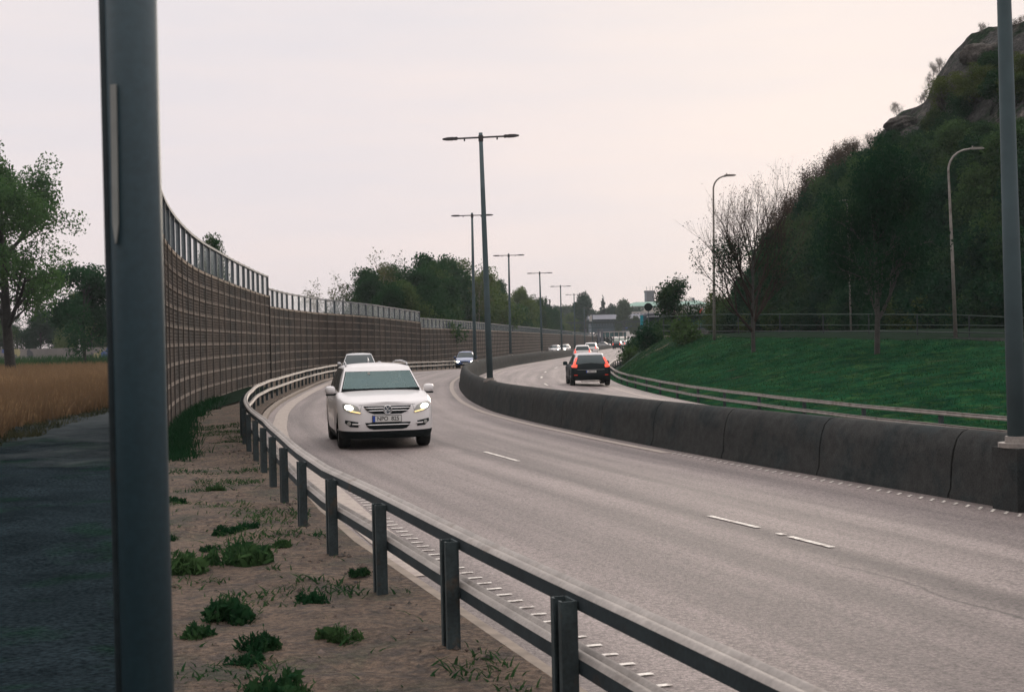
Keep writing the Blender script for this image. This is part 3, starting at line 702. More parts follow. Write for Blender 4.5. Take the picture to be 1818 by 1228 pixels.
hook_lamp(1394, 462, 1397, 590, 150, -.5, 'small distant lamp post behind the bare tree', .06)

# ------------------------------------------------------------------ cars
def sup(x, n): return (1-min(1, abs(x))**n)**(1/n)
def smooth01(t): t = max(0, min(1, t)); return t*t*(3-2*t)
class Car:
    """local: x across, front at -y, z up, wheels on z=0"""
    def __init__(s, name, label, paint, L, Wd, H, nodes, belt, gh, cut=.0, wr=.34, b0=.30, track=None, axles=(.86, .84), inset=None, fset=None, rset=None, af=.75, ar=.55, trim='black_plastic', group=None, glass='dark_glass', nf=3.0, nr=3.6):
        s.L, s.W2, s.H = L, Wd/2, H; s.nodes = np.array(nodes); s.b0 = b0; s.wr = wr; s.af, s.ar = af, ar; s.nf, s.nr = nf, nr
        s.ins = np.array(inset or [(0, .06), (.12, .025), (.35, .0), (.62, .004), (.82, .03), (.94, .07), (1, .11)])
        s.fs = np.array(fset or [(0, .12), (.15, .04), (.35, .0), (.55, .02), (.8, .07), (1, .17)])
        s.rs = np.array(rset or [(0, .10), (.15, .03), (.35, .0), (.6, .03), (.85, .07), (1, .12)])
        s.wy = (-L/2+axles[0], L/2-axles[1])
        s.wtop = .80 if 'NPO' in label else .90; s.cabin = 'NPO' in label
        s.root = empty(name, (0, 0, 0), 0, label, 'car', group)
        s.paint = M[paint]; s.glassm = M[glass]
        R_ = wr+.055
        # perimeter half outline (front centre -> rear centre)
        P = []
        for th in np.linspace(0, math.pi/2, 16): P.append((math.sin(th)**(2/nf), -L/2+af*(1-math.cos(th)**(2/nf)), 0))
        ys = np.arange(-L/2+af+.04, L/2-ar-.03, .045)
        for y in ys: P.append((1, y, 0))
        for th in np.linspace(math.pi/2, 0, 14): P.append((math.sin(th)**(2/nr), L/2-ar*(1-math.cos(th)**(2/nr)), 0))
        s.P = P
        T = [0, .04, .12, .22, .35, .5, .62, .74, .84, .92, .97, 1.0]
        V = []; n = len(P)
        def zt(y): return float(np.interp((y+L/2)/L, s.nodes[:, 0], s.nodes[:, 1]))
        s.zt = zt
        def bot(y):
            b = b0
            for w in s.wy:
                if abs(y-w) < R_: b = max(b, wr+math.sqrt(R_*R_-(y-w)**2))
            return b
        s.T = T
        for sd_ in (1, -1):
            for t in T:
                for (u, y, _) in P: V.append(s.surf(sd_*u, y, t, bot(y)))
        F = []; Ft = []; nT = len(T)
        for sd_ in range(2):
            o = sd_*nT*n
            for i in range(nT-1):
                for j in range(n-1):
                    f = (o+i*n+j, o+i*n+j+1, o+(i+1)*n+j+1, o+(i+1)*n+j)
                    if sd_: f = f[::-1]
                    zc = sum(V[q][2] for q in f)/4
                    (Ft if zc < cut else F).append(f)
        # top cap, left-right at equal station with crown
        K = 8; top = (nT-1)*n; base = len(V)
        for j in range(n):
            a = np.array(V[top+j]); b = np.array(V[nT*n+top+j])
            for k in range(K+1):
                f = k/K; p = a+(b-a)*f; u = (f-.5)*2; p[2] += s.crown(p[1])*(1-u*u)**.7 if abs(u) < 1 else 0
                V.append(tuple(p))
        for j in range(n-1):
            for k in range(K):
                F.append((base+j*(K+1)+k, base+j*(K+1)+k+1, base+(j+1)*(K+1)+k+1, base+(j+1)*(K+1)+k))
        from mathutils.bvhtree import BVHTree
        s.bvh = BVHTree.FromPolygons([tuple(v) for v in V], [tuple(f) for f in F+Ft])
        def wm(F): 
            o = mesh('body' if F is not Ft else 'lower_trim', V, F, s.paint if F is not Ft else M[trim], s.root)
            bm = bmesh.new(); bm.from_mesh(o.data)
            bmesh.ops.remove_doubles(bm, verts=bm.verts, dist=.0008); bmesh.ops.delete(bm, geom=[v for v in bm.verts if not v.link_faces], context='VERTS')
            bm.to_mesh(o.data); bm.free(); shade_auto(o, 38); return o
        wm(F)
        if Ft: wm(Ft)
        # underbody and wheels
        ub = MB().box(-s.W2*.70, s.W2*.70, -L/2+.16, L/2-.16, b0+.02, b0+.30)
        ub.box(-s.W2*.93, s.W2*.93, s.wy[0]+R_+.02, s.wy[1]-R_-.02, b0+.0, b0+.2)
        ub.build('underbody', M['black_plastic'], s.root)
        tw = .225; tx = track/2 if track else s.W2-.15
        for w in s.wy:
            for sg in (-1, 1):
                tb = MB(); prof_ = [(-tw/2, wr*.68), (-tw/2, wr*.9), (-tw/2+.03, wr), (tw/2-.03, wr), (tw/2, wr*.9), (tw/2, wr*.68)]
                VV = []; FF = []; m = 30
                for a in range(m):
                    g = 2*math.pi*a/m
                    for (xx, rr) in prof_: VV.append((xx, rr*math.cos(g), rr*math.sin(g)))
                k_ = len(prof_)
                for a in range(m):
                    for j in range(k_-1): FF.append((a*k_+j, a*k_+j+1, ((a+1) % m)*k_+j+1, ((a+1) % m)*k_+j))
                ty = mesh('tyre', VV, FF, M['rubber'], s.root, True); ty.location = (sg*tx, w, wr); 
                rb = MB().tube([(sg*(tw/2-.07), 0, 0), (sg*(tw/2-.06), 0, 0)], [wr*.66, wr*.66], 24)
                for a in range(5):
                    g = 2*math.pi*a/5; rb.tube([(sg*(tw/2-.045), .05*math.cos(g), .05*math.sin(g)), (sg*(tw/2-.03), wr*.64*math.cos(g), wr*.64*math.sin(g))], [.035, .022], 6)
                rb.tube([(sg*(tw/2-.08), 0, 0), (sg*(tw/2-.02), 0, 0)], [.06, .05], 12)
                rim = rb.build('rim', M['alloy'], ty)
        s.greenhouse(gh, belt)
    def crown(s, y): return .035
    def surf(s, u, y, t, b, off=0):
        z = b+(s.zt(y)-b)*t if hasattr(s, 'zt') else 0
        ff = (y+s.L/2)/s.L; i = float(np.interp(t, s.ins[:, 0], s.ins[:, 1]))
        fr = smooth01(1-(y+s.L/2)/(s.af*1.3)); rr = smooth01(1-(s.L/2-y)/(s.ar*1.5))
        yy = y+fr*float(np.interp(t, s.fs[:, 0], s.fs[:, 1]))-rr*float(np.interp(t, s.rs[:, 0], s.rs[:, 1]))
        tap = 1-.035*smooth01((y-s.L*.1)/(s.L*.4))-.03*smooth01((-y-s.L*.15)/(s.L*.35))
        return (u*s.W2*(1-i)*tap, yy, z)
    def face(s, x, z, front=True):
        """y of the front or rear skin at (x, z)"""
        h = s.bvh.ray_cast(Vector((x, -9 if front else 9, z)), Vector((0, 1 if front else -1, 0)))
        if h[0] is not None and abs(h[0].y) > s.L/2-s.L*.3: return h[0].y
        ends = -s.L/2 if front else s.L/2; a = s.af if front else s.ar; n = s.nf if front else s.nr
        ztf = s.zt(ends+(.05 if front else -.05)); t = max(0, min(1, (z-s.b0)/(ztf-s.b0)))
        i = float(np.interp(t, s.ins[:, 0], s.ins[:, 1])); 
        u = min(.995, abs(x)/(s.W2*(1-i)*.955))
        if front:
            y0 = -s.L/2+a*(1-(1-u**n)**(1/n)); fr = smooth01(1-(y0+s.L/2)/(a*1.3)); return y0+fr*float(np.interp(t, s.fs[:, 0], s.fs[:, 1]))
        y0 = s.L/2-a*(1-(1-u**n)**(1/n)); rr = smooth01(1-(s.L/2-y0)/(a*1.5)); return y0-rr*float(np.interp(t, s.rs[:, 0], s.rs[:, 1]))
    def greenhouse(s, g, belt):
        # g: yA yB yC yD (windscreen base/top, roof end, rear glass base), half widths base/top
        yA, yB, yC, yD, wb, wt, zb = g; H = s.H; s.g = g
        def P(side, u, v, off=0):
            bul = .035*math.sin(math.pi*min(1, max(0, v)))
            if side == 'f': p = np.array([u*(wb+(wt-wb)*v), (yA+(yB-yA)*v)+.13*u*u*(1-.3*v)-.02*math.sin(math.pi*v), zb[0]+(H-.055-zb[0])*v])
            elif side == 'r': p = np.array([u*(wb*.97+(wt*.97-wb*.97)*v), (yD+(yC-yD)*v)-.09*u*u+.03*math.sin(math.pi*v), zb[1]+(H-.075-zb[1])*v])
            else:
                a0 = np.array([wb, yA+.13, zb[0]]); a1 = np.array([wt, yB+.13*.7, H-.055]); b0_ = np.array([wb*.97, yD-.09, zb[1]]); b1 = np.array([wt*.97, yC-.09, H-.075])
                p = (a0+(b0_-a0)*u)*(1-v)+(a1+(b1-a1)*u)*v; p[0] += bul*math.sin(math.pi*u)**.4 if 0 < u < 1 else 0
                p[2] += .02*math.sin(math.pi*u)*v; p[0] *= (1 if side == 'R' else -1)
            return p
        def Pn(side, u, v, off):
            e = .01; p = P(side, u, v); du = P(side, u+e, v)-P(side, u-e, v) if side in 'fr' else P(side, min(1, u+e), v)-P(side, max(0, u-e), v); dv = P(side, u, v+e)-P(side, u, v-e)
            n = np.cross(du, dv); n /= np.linalg.norm(n)+1e-9
            c = p-np.array([0, (yA+yD)/2, 1.2]); 
            if n@c < 0: n = -n
            return p+n*off
        s.GP = Pn
        def patch(name, side, poly, off, mt, nu=14, nv=8, parent=None):
            """poly: u0(v),u1(v),v0,v1"""
            u0, u1, v0, v1 = poly; V = []
            for j in range(nv+1):
                v = v0+(v1-v0)*j/nv; a, b = (u0(j/nv) if callable(u0) else u0), (u1(j/nv) if callable(u1) else u1)
                for i in range(nu+1): V.append(Pn(side, a+(b-a)*i/nu, v, off))
            F = [(j*(nu+1)+i, j*(nu+1)+i+1, (j+1)*(nu+1)+i+1, (j+1)*(nu+1)+i) for j in range(nv) for i in range(nu)]
            return mesh(name, V, F, mt, parent or s.root, True)
        s.patch = patch
        sh = MB()
        for side, u0, u1 in (('f', -1, 1), ('r', -1, 1), ('R', 0, 1), ('L', 0, 1)):
            nu, nv = (50, 20) if side == 'f' else (14, 8); V = [P(side, u0+(u1-u0)*i/nu, j/nv) for j in range(nv+1) for i in range(nu+1)]
            V[:nu+1] = [q-np.array([0, 0, .12]) for q in V[:nu+1]]
            sh.add(V, [(j*(nu+1)+i, j*(nu+1)+i+1, (j+1)*(nu+1)+i+1, (j+1)*(nu+1)+i) for j in range(nv) for i in range(nu) if not (s.cabin and side == 'f' and abs(-1+2*(i+.5)/nu) < .92 and .05 < (j+.5)/nv < s.wtop-.02)])
        nu, nv = 14, 14; V = []
        for j in range(nv+1):
            f = j/nv
            for i in range(nu+1):
                u = -1+2*i/nu; a = P('f', u, 1); b = P('r', u, 1); pl = P('L', f, 1); prr = P('R', f, 1)
                p = a+(b-a)*f; edge = pl+(prr-pl)*(u+1)/2; p[0] = edge[0]; 
                p[2] = edge[2] if abs(u) == 1 else edge[2]; p[2] += .055*(1-u**2)**.6*(math.sin(math.pi*(.08+.84*f))**.5)*(0 if j in (0, nv) else 1)
                V.append(p)
        sh.add(V, [(j*(nu+1)+i, j*(nu+1)+i+1, (j+1)*(nu+1)+i+1, (j+1)*(nu+1)+i) for j in range(nv) for i in range(nu)])
        o = sh.build('cabin_shell', s.paint, s.root)
        bm = bmesh.new(); bm.from_mesh(o.data); bmesh.ops.remove_doubles(bm, verts=bm.verts, dist=.004); bm.to_mesh(o.data); bm.free(); shade_auto(o, 60)
        if not s.cabin: patch('window_seal', 'f', (-.955, .955, .015, s.wtop+.02), .004, M['black_plastic'])
        else:
            sl_ = patch('window_seal', 'f', (-.955, .955, .015, .055), .006, M['black_plastic'])
            for q in ((-.955, -.925, .05, s.wtop+.01), (.925, .955, .05, s.wtop+.01), (-.955, .955, s.wtop-.012, s.wtop+.015)): patch('window_seal', 'f', q, .006, M['black_plastic'])
        patch('windscreen', 'f', (-.93, .93, .05, s.wtop), .009, s.glassm)
        patch('rear_window', 'r', (-.88, .88, .10, .90), .008, M['dark_glass'])
        for sd_ in 'RL':
            for (a, b) in ((.07, .34), (.36, .64), (.66, .90)):
                lo = (lambda k, a=a: a+.0) ; hi = b
                patch('side_window', sd_, ((lambda k, a=a: a-.02*k if a > .1 else a+.02*k), b, .08, .90), .008, M['dark_glass'], 8, 6)
    def poly(s, name, pts, mt, off=.008, front=True, parent=None, grid=.05, thick=0):
        """polygon in (x,z) laid on the front/rear skin"""
        bm = bmesh.new(); vs = [bm.verts.new((x, 0, z)) for x, z in pts]; bm.faces.new(vs)
        xs = [p[0] for p in pts]; zs = [p[1] for p in pts]
        for axis, lo, hi in ((0, min(xs), max(xs)), (2, min(zs), max(zs))):
            v = lo+grid
            while v < hi-.004:
                co_ = [0, 0, 0]; co_[axis] = v; no = [0, 0, 0]; no[axis] = 1
                bmesh.ops.bisect_plane(bm, geom=bm.verts[:]+bm.edges[:]+bm.faces[:], plane_co=co_, plane_no=no); v += grid
        sg = -1 if front else 1
        for v in bm.verts: v.co.y = s.face(v.co.x, v.co.z, front)+sg*off
        if thick:
            r = bmesh.ops.extrude_face_region(bm, geom=bm.faces[:]); 
            for v in [e for e in r['geom'] if isinstance(e, bmesh.types.BMVert)]: v.co.y += sg*thick
        me = bpy.data.meshes.new(name); bm.to_mesh(me); bm.free(); me.materials.append(M[mt])
        o = bpy.data.objects.new(name, me); C.objects.link(o); o.parent = parent or s.root; shade_auto(o, 40); return o
    def bar(s, name, pts, rad, mt, off=.01, front=True, parent=None):
        P = []
        for i in range(len(pts)-1):
            for f in np.linspace(0, 1, 9)[:-1 if i < len(pts)-2 else None]:
                x = pts[i][0]+(pts[i+1][0]-pts[i][0])*f; z = pts[i][1]+(pts[i+1][1]-pts[i][1])*f
                P.append((x, s.face(x, z, front)+(-off if front else off), z))
        return MB().tube(P, rad, 8).build(name, M[mt], parent or s.root, True)
    def mirror_(s, x, y, z, w=.13, mt=None):
        for sg in (-1, 1):
            V = []; n = 12
            for i, (d, a) in enumerate(((-.07, .55), (-.045, .85), (0, 1), (.05, 1), (.055, .9))):
                for k in range(n):
                    g = 2*math.pi*k/n; V.append((sg*(x+.11)+w*a*math.copysign(abs(math.cos(g))**.7, math.cos(g)), y+d, z+.085*a*math.copysign(abs(math.sin(g))**.7, math.sin(g))))
            F = [(i*n+k, i*n+(k+1) % n, (i+1)*n+(k+1) % n, (i+1)*n+k) for i in range(4) for k in range(n)]+[tuple(range(n))[::-1], tuple(4*n+k for k in range(n))]
            m = mesh('mirror', V, F, mt or s.paint, s.root, True)
            MB().box(sg*(x+.11)-w*.85, sg*(x+.11)+w*.85, y-.05, y+.04, z-.098, z-.07).box(min(sg*(x-.06), sg*(x+.05)), max(sg*(x-.06), sg*(x+.05)), y-.02, y+.03, z-.09, z-.06).build('mirror_base', M['black_plastic'], m)
            MB().box(sg*(x+.11)-w*.8, sg*(x+.11)+w*.8, y+.056, y+.062, z-.06, z+.06).build('mirror_glass', M['dark_glass'], m)
    def text(s, name, body, size, x, z, front, mt, parent, off=.012, sx=1):
        cu = bpy.data.curves.new('t', 'FONT'); cu.body = body; cu.size = size; cu.extrude = .0015; cu.align_x = 'CENTER'; cu.align_y = 'CENTER'; cu.offset = size*.012
        to = bpy.data.objects.new('t', cu); C.objects.link(to); bpy.context.view_layer.update()
        me = bpy.data.meshes.new_from_object(to.evaluated_get(bpy.context.evaluated_depsgraph_get())); bpy.data.objects.remove(to)
        me.materials.clear(); me.materials.append(M[mt])
        o = bpy.data.objects.new(name, me); C.objects.link(o); o.parent = parent
        y = s.face(0, z, front)+(-off if front else off); o.rotation_euler = (R(90), 0, 0 if front else R(180)); o.scale = (sx, 1, 1); o.location = (x, y, z); return o
    def plate(s, text, x, z, front, w=.52, h=.11, size=.105):
        y = s.face(0, z, front); sg = -1 if front else 1
        p = MB().box(x-w/2, x+w/2, min(y+sg*.006, y+sg*.024), max(y+sg*.006, y+sg*.024), z-h/2, z+h/2).build('number_plate', M['plate'], s.root)
        fr = MB().box(x-w/2-.01, x+w/2+.01, min(y+sg*.0, y+sg*.02), max(y, y+sg*.02), z-h/2-.01, z+h/2+.01).build('plate_frame', M['plate_ink'], p)
        xb = x-w/2 if front else x+w/2-.045
        MB().box(xb, xb+.045, min(y+sg*.006, y+sg*.027), max(y+sg*.006, y+sg*.027), z-h/2+.002, z+h/2-.002).build('plate_band', M['plate_blue'], p)
        s.text('plate_lettering', text, size, x+(.022 if front else -.022), z, front, 'plate_ink', p, .026, .93)
    def place(s, x, y, z, rz): s.root.location = (x, y, z); s.root.rotation_euler = (0, 0, rz); return s.root

# -- white SUV in front
Lc = 4.43
nodes = [(0, .845), (.03, .875), (.10, .93), (.26, 1.03), (.5, 1.02), (.8, 1.06), (1, 1.08)]
A = Car('car', 'white SUV with lit headlamps and plate NPO 825 coming round the bend', 'paint_white', Lc, 1.80, 1.555, nodes, 1.03,
        (-Lc/2+1.08, -Lc/2+1.84, Lc/2-.50, Lc/2-.12, .80, .625, (1.005, 1.05)), cut=.345, wr=.335, b0=.21, axles=(.87, .96), glass='tint_glass', nf=3.5, af=.62,
        inset=[(0, .05), (.12, .02), (.25, .0), (.55, .0), (.72, .006), (.86, .022), (.95, .05), (1, .085)],
        fset=[(0, .10), (.14, .02), (.3, .0), (.5, .01), (.7, .03), (.88, .055), (1, .10)])
def grille(c, pts, bars, mt='black_plastic', off=.006):
    g_ = c.poly('grille', pts, mt, off); 
    for b in bars: c.bar('grille_bar', b, .011, 'chrome', off+.008, True, g_)
    return g_
# grille opening
grille(A, [(-.44, .805), (.44, .805), (.41, .75), (.34, .69), (.25, .66), (-.25, .66), (-.34, .69), (-.41, .75)], [[(-.415, .768), (.415, .768)], [(-.375, .718), (.375, .718)]])
grille(A, [(-.42, .505), (.42, .505), (.39, .44), (.34, .395), (.26, .378), (-.26, .378), (-.34, .395), (-.39, .44)], [[(-.40, .462), (.40, .462)]])
for sg in (-1, 1):
    hl = A.poly('headlight', [(sg*.52, .755), (sg*.545, .80), (sg*.62, .835), (sg*.74, .865), (sg*.80, .855), (sg*.81, .80), (sg*.785, .745), (sg*.72, .71), (sg*.62, .69), (sg*.48, .668)][::sg], 'lamp_lens', .008, grid=.03, thick=.006)
    cx = .70
    pts = [(sg*cx+.070*math.cos(g)+sg*.02*math.sin(g), .787+.045*math.sin(g)) for g in np.linspace(0, 2*math.pi, 16, endpoint=False)]
    A.poly('headlight_bulb', pts, 'head_lit', .020, True, hl, .03, thick=.006)
    A.bar('indicator', [(sg*.50, .685), (sg*.60, .705), (sg*.68, .722)], .010, 'lamp_inner', .018, True, hl)
    fg = A.poly('fog_lamp_recess', [(sg*.54, .52), (sg*.77, .56), (sg*.78, .51), (sg*.69, .435), (sg*.54, .425)][::sg], 'black_plastic', .008, grid=.04)
    A.bar('fog_lamp_blade', [(sg*.52, .478), (sg*.65, .484)], .014, 'paint_white', .016, True, fg)
    A.poly('fog_lamp', [(sg*.705+.036*math.cos(g), .498+.036*math.sin(g)) for g in np.linspace(0, 2*math.pi, 14, endpoint=False)], 'lamp_lens', .018, True, fg, .03)
A.plate('NPO  825', -.02, .572, True)
for sg in (-1, 1): A.bar('bonnet_crease', [(sg*.50, .70), (sg*.47, .82)], .006, 'paint_silver', .001)
# round badge
bz = .735; by_ = A.face(0, bz)-.028
eb = MB()
th = np.linspace(0, 2*math.pi, 33); eb.tube([(.076*math.cos(a), by_, bz+.076*math.sin(a)) for a in th], .008, 8, False)
em = eb.build('badge', M['chrome'], A.root, True)
MB().tube([(0, by_+.004, bz), (0, by_+.020, bz)], [.074, .078], 28).build('badge_back', M['bluegrey'], em)
vb = MB()
vb.tube([(-.036, by_-.003, bz+.060), (-.004, by_-.003, bz+.006), (.004, by_-.003, bz+.006), (.036, by_-.003, bz+.060)], .008, 6)
vb.tube([(-.066, by_-.003, bz+.028), (-.030, by_-.003, bz-.056), (0, by_-.003, bz-.004), (.030, by_-.003, bz-.056), (.066, by_-.003, bz+.028)], .008, 6)
vb.build('badge_letters', M['chrome'], em)
# bonnet shut line and creases
cb = MB().box(-.74, .74, -Lc/2+1.16, Lc/2-.30, 1.0, 1.095); cb.build('dashboard', M['black_plastic'], A.root)
cb = MB().box(-.60, .60, Lc/2-.62, Lc/2-.60, 1.06, 1.40); cb.build('cabin_lining', M['interior'], A.root)
for sx in (-.36, .36):
    sb = MB(); sb.tube([(sx, -.02, 1.02), (sx, .05, 1.22)], [.20, .17], 12).tube([(sx, .05, 1.22), (sx, .06, 1.40)], [.10, .10], 10); sb.build('front_seat', M['interior'], A.root, True)
MB().tube([(.36+.17*math.cos(a), -.62-.06*math.sin(a), 1.09+.16*math.sin(a)) for a in np.linspace(0, 2*math.pi, 20)], .015, 6, False).build('steering_wheel', M['black_plastic'], A.root)
A.bar('bonnet_edge', [(-.52, .822), (0, .830), (.52, .822)], .004, 'black_plastic', -.001)
A.mirror_(.84, -Lc/2+1.42, 1.07, .10)
for sg in (-1, 1):
    ys = np.linspace(-Lc/2+2.0, Lc/2-.65, 9)
    P = [(sg*(.60-.01*i), y, 1.56+.035*math.sin(math.pi*i/8)) for i, y in enumerate(ys)]
    MB().tube(P, .017, 8).tube([P[0], (P[0][0], P[0][1]-.03, 1.49)], .018, 6).tube([P[-1], (P[-1][0], P[-1][1]+.03, 1.48)], .018, 6).build('roof_rail', M['paint_silver'], A.root, True)
    # wipers and bonnet crease
    a = A.GP('f', -.05-.1 if sg < 0 else .75, .05, .02); b = A.GP('f', -.75 if sg < 0 else .05, .10, .02)
    MB().tube([a, b], .008, 6).build('wiper', M['black_plastic'], A.root)
MB().tube([(.0, Lc/2-.75, 1.58), (.0, Lc/2-.62, 1.66)], [.02, .006], 6).build('aerial', M['paint_silver'], A.root)
rm = A.GP('f', -.28, .72, .016); 
MB().box(rm[0]-.02, rm[0]+.02, rm[1]-.01, rm[1]+.0, rm[2]-.02, rm[2]+.02).build('inspection_sticker', M['line_white'], A.root)
for sg in (-1, 1):
    for yy in (-.35, .62): MB().box(min(sg*.875, sg*.905), max(sg*.875, sg*.905), yy-.1, yy+.1, .87, .90).build('door_handle', M['paint_white'], A.root)
# driver seen through the windscreen
def bust():
    m = MB(); rings = [(-.02, .92, .22, .13), (-.02, 1.06, .23, .13), (-.02, 1.14, .20, .11), (-.03, 1.19, .10, .08), (-.05, 1.22, .055, .06), (-.06, 1.26, .052, .058), (-.08, 1.30, .068, .085), (-.08, 1.36, .078, .098), (-.075, 1.42, .070, .088), (-.07, 1.455, .035, .045)]
    n = 14; V = []
    for (y, z, a, b) in rings:
        for k in range(n): g = 2*math.pi*k/n; V.append((a*math.cos(g), y+b*math.sin(g), z))
    F = [(i*n+k, i*n+(k+1) % n, (i+1)*n+(k+1) % n, (i+1)*n+k) for i in range(len(rings)-1) for k in range(n)]+[tuple((len(rings)-1)*n+k for k in range(n))]
    m.add(V, F); m.tube([(-.19, -.03, 1.10), (-.22, -.28, 1.02), (-.13, -.50, 1.10)], [.055, .045, .03], 8).tube([(.19, -.03, 1.10), (.22, -.28, 1.02), (.13, -.50, 1.10)], [.055, .045, .03], 8)
    m.tube([(0, -.165, 1.36), (0, -.195, 1.335)], [.008, .016], 6)
    return m
hd = R(11.0)
nose = (-2.30, 26.05); per = bust().build('person', M['skin'], None, True); tag(per, 'driver at the wheel of the white SUV, dimly visible behind the windscreen', 'person')
per.data.materials.append(M['cloth']); per.data.polygons.foreach_set('material_index', np.array([1 if pl.center.z < 1.20 else 0 for pl in per.data.polygons], dtype=np.int32))
hb = MB(); hb.add([(.082*math.cos(2*math.pi*k/12)*q, -.07+.10*math.sin(2*math.pi*k/12)*q+.012, z) for (q, z) in ((1.0, 1.40), (.95, 1.44), (.5, 1.475)) for k in range(12)], [(i*12+k, i*12+(k+1) % 12, (i+1)*12+(k+1) % 12, (i+1)*12+k) for i in range(2) for k in range(12)]+[tuple(24+k for k in range(12))])
hb.build('hair', M['black_plastic'], per, True)
cx_, cy_ = nose[0]-math.sin(hd)*Lc/2, nose[1]+math.cos(hd)*Lc/2
per.location = (cx_+.36*math.cos(hd)-(-.12)*math.sin(hd), cy_+.36*math.sin(hd)+(-.12)*math.cos(hd), -1.975-.02); per.rotation_euler = (0, 0, hd)
hd = R(11.0); nose = (-2.30, 26.05)
A.place(nose[0]-math.sin(hd)*Lc/2, nose[1]+math.cos(hd)*Lc/2, -1.975, hd)

# -- black SUV seen from behind
Lv = 4.42
nodes = [(0, .82), (.06, .88), (.25, .98), (.5, .98), (.8, 1.01), (1, 1.02)]
B = Car('car', 'black SUV with pale roof and red L-shaped tail lamps driving away beyond the median', 'paint_black', Lv, 1.90, 1.52, nodes, 1.06,
        (-Lv/2+1.15, -Lv/2+1.95, Lv/2-.62, Lv/2-.12, .84, .62, (.96, 1.00)), cut=.40, wr=.35, b0=.27, axles=(.85, .87), nr=4.2,
        rset=[(0, .12), (.12, .03), (.3, .0), (.5, .02), (.8, .05), (1, .10)])
for ch in kids(B.root):
    if ch.name.startswith('cabin_shell'): ch.data.materials[0] = M['paint_silver']; ch['label'] = 'pale silver roof and pillars'
B.patch('tailgate_glass', 'r', (-.80, .80, .02, .88), .014, M['dark_glass'])
B.patch('rear_spoiler', 'r', (-.9, .9, .90, 1.03), .03, M['paint_silver'])
for sg in (-1, 1):
    V = []
    tl = B.poly('tail_light', [(sg*.62, .985), (sg*.68, 1.0), (sg*.82, .98), (sg*.875, .93), (sg*.86, .87), (sg*.64, .86)][::sg], 'tail_lit', .012, False, grid=.05, thick=.01)
    B.patch('tail_light_arm', 'r', (lambda k, sg=sg: sg*.86, lambda k, sg=sg: sg*.99, -.06, .66), .018, M['tail_lit'], 4, 8, tl)
B.poly('bumper_panel', [(-.74, .60), (.74, .60), (.70, .42), (-.70, .42)], 'black_plastic', .006, False)
B.bar('boot_seam', [(-.62, .76), (0, .75), (.62, .76)], .006, 'paint_silver', .004, False)
B.plate('LMZ 71A', .0, .675, False, .46, .10, .09)
B.mirror_(.88, -Lv/2+1.45, 1.03, .11, M['black_plastic'])
MB().box(-.45, .45, Lv/2-.35, Lv/2-.12, .20, .24).build('underbody_tray', M['galv'], B.root)
for sg in (-1, 1): B.poly('reflector', [(sg*.62, .53), (sg*.78, .53), (sg*.78, .505), (sg*.62, .505)][::-sg], 'tail_red', .014, False)
q = atz(1047, 687, -2.27); hd = R(-1.2)
yb_, ob_ = nearest(q[0], q[1]); zc_ = float(zM(yb_)+(zR(yb_)-zM(yb_))*(ob_-.28)/7.17)
B.place(q[0], q[1]+Lv/2-.5, zc_, R(181.5))

# -- generic smaller cars
def simple_car(label, paint, L, Wd, H, kind, x, y, z, rz, lit='', roofm=None, group=None):
    nodes = [(0, .70*H/1.5), (.08, .78*H/1.5), (.27, .93*H/1.5), (.6, .93*H/1.5), (1, .97*H/1.5)] if kind != 'suv' else [(0, .9), (.06, .96), (.27, 1.06), (.6, 1.06), (1, 1.10)]
    zb = (.92*H/1.5, .95*H/1.5) if kind != 'suv' else (1.03, 1.07)
    c = Car('car', label, paint, L, Wd, H, nodes, zb[0], (-L/2+1.1, -L/2+1.85, L/2-(.5 if kind == 'estate' else .75 if kind != 'sedan' else 1.3), L/2-(.12 if kind != 'sedan' else .6), Wd/2*.9, Wd/2*.68, zb),
            cut=.30, wr=.31, b0=.24, axles=(.8, .8), group=group)
    zf = nodes[0][1]
    c.poly('grille', [(-.35, zf-.08), (.35, zf-.08), (.28, zf-.22), (-.28, zf-.22)], 'black_plastic', .008)
    c.poly('air_intake', [(-.5, zf-.30), (.5, zf-.30), (.45, zf-.40), (-.45, zf-.40)], 'black_plastic', .008)
    W2 = Wd/2
    for sg in (-1, 1):
        c.poly('headlight', [(sg*(W2-.36), zf-.05), (sg*(W2-.12), zf-.02), (sg*(W2-.10), zf-.13), (sg*(W2-.34), zf-.15)][::sg], 'head_lit' if 'f' in lit else 'lamp_lens', .012, grid=.04, thick=.01)
        zr = nodes[-1][1]
        if kind in ('estate', 'suv', 'hatch'):
            t = c.poly('tail_light', [(sg*(W2-.28), zr-.02), (sg*(W2-.10), zr-.03), (sg*(W2-.09), zr-.24), (sg*(W2-.30), zr-.20)][::-sg], 'tail_lit' if 'r' in lit else 'tail_red', .012, False, grid=.05, thick=.01)
            c.patch('tail_light_upper', 'r', (lambda k, sg=sg: sg*.90, lambda k, sg=sg: sg*.99, .0, .35), .015, M['tail_lit' if 'r' in lit else 'tail_red'], 3, 5, t)
    c.plate('RKS 419' if 'x' in lit else 'GHD 306', 0, zf-.25, True, .46, .10, .09) if 'p' in lit else None
    c.mirror_(W2-.03, -L/2+1.4, zb[0]+.06, .10)
    c.place(x, y, z, rz); return c
def road_z(y, o): return float(zz(y, o))
def car_at(px, y_station_guess, Y, **k):
    p = at(px, 600, Y); ys_, o = nearest(p[0], p[1]); i = int(np.argmin(abs(SY-ys_))); return p[0], p[1], road_z(ys_, o), math.atan2(-TN[i, 0], TN[i, 1])
x, y, z, a = car_at(631, 0, 43.5)
simple_car('silvery estate car half hidden behind the white SUV', 'paint_silver', 4.5, 1.78, 1.46, 'estate', -7.55, 70, -1.97, R(7), 'p')
x, y, z, a = car_at(826, 0, 124)
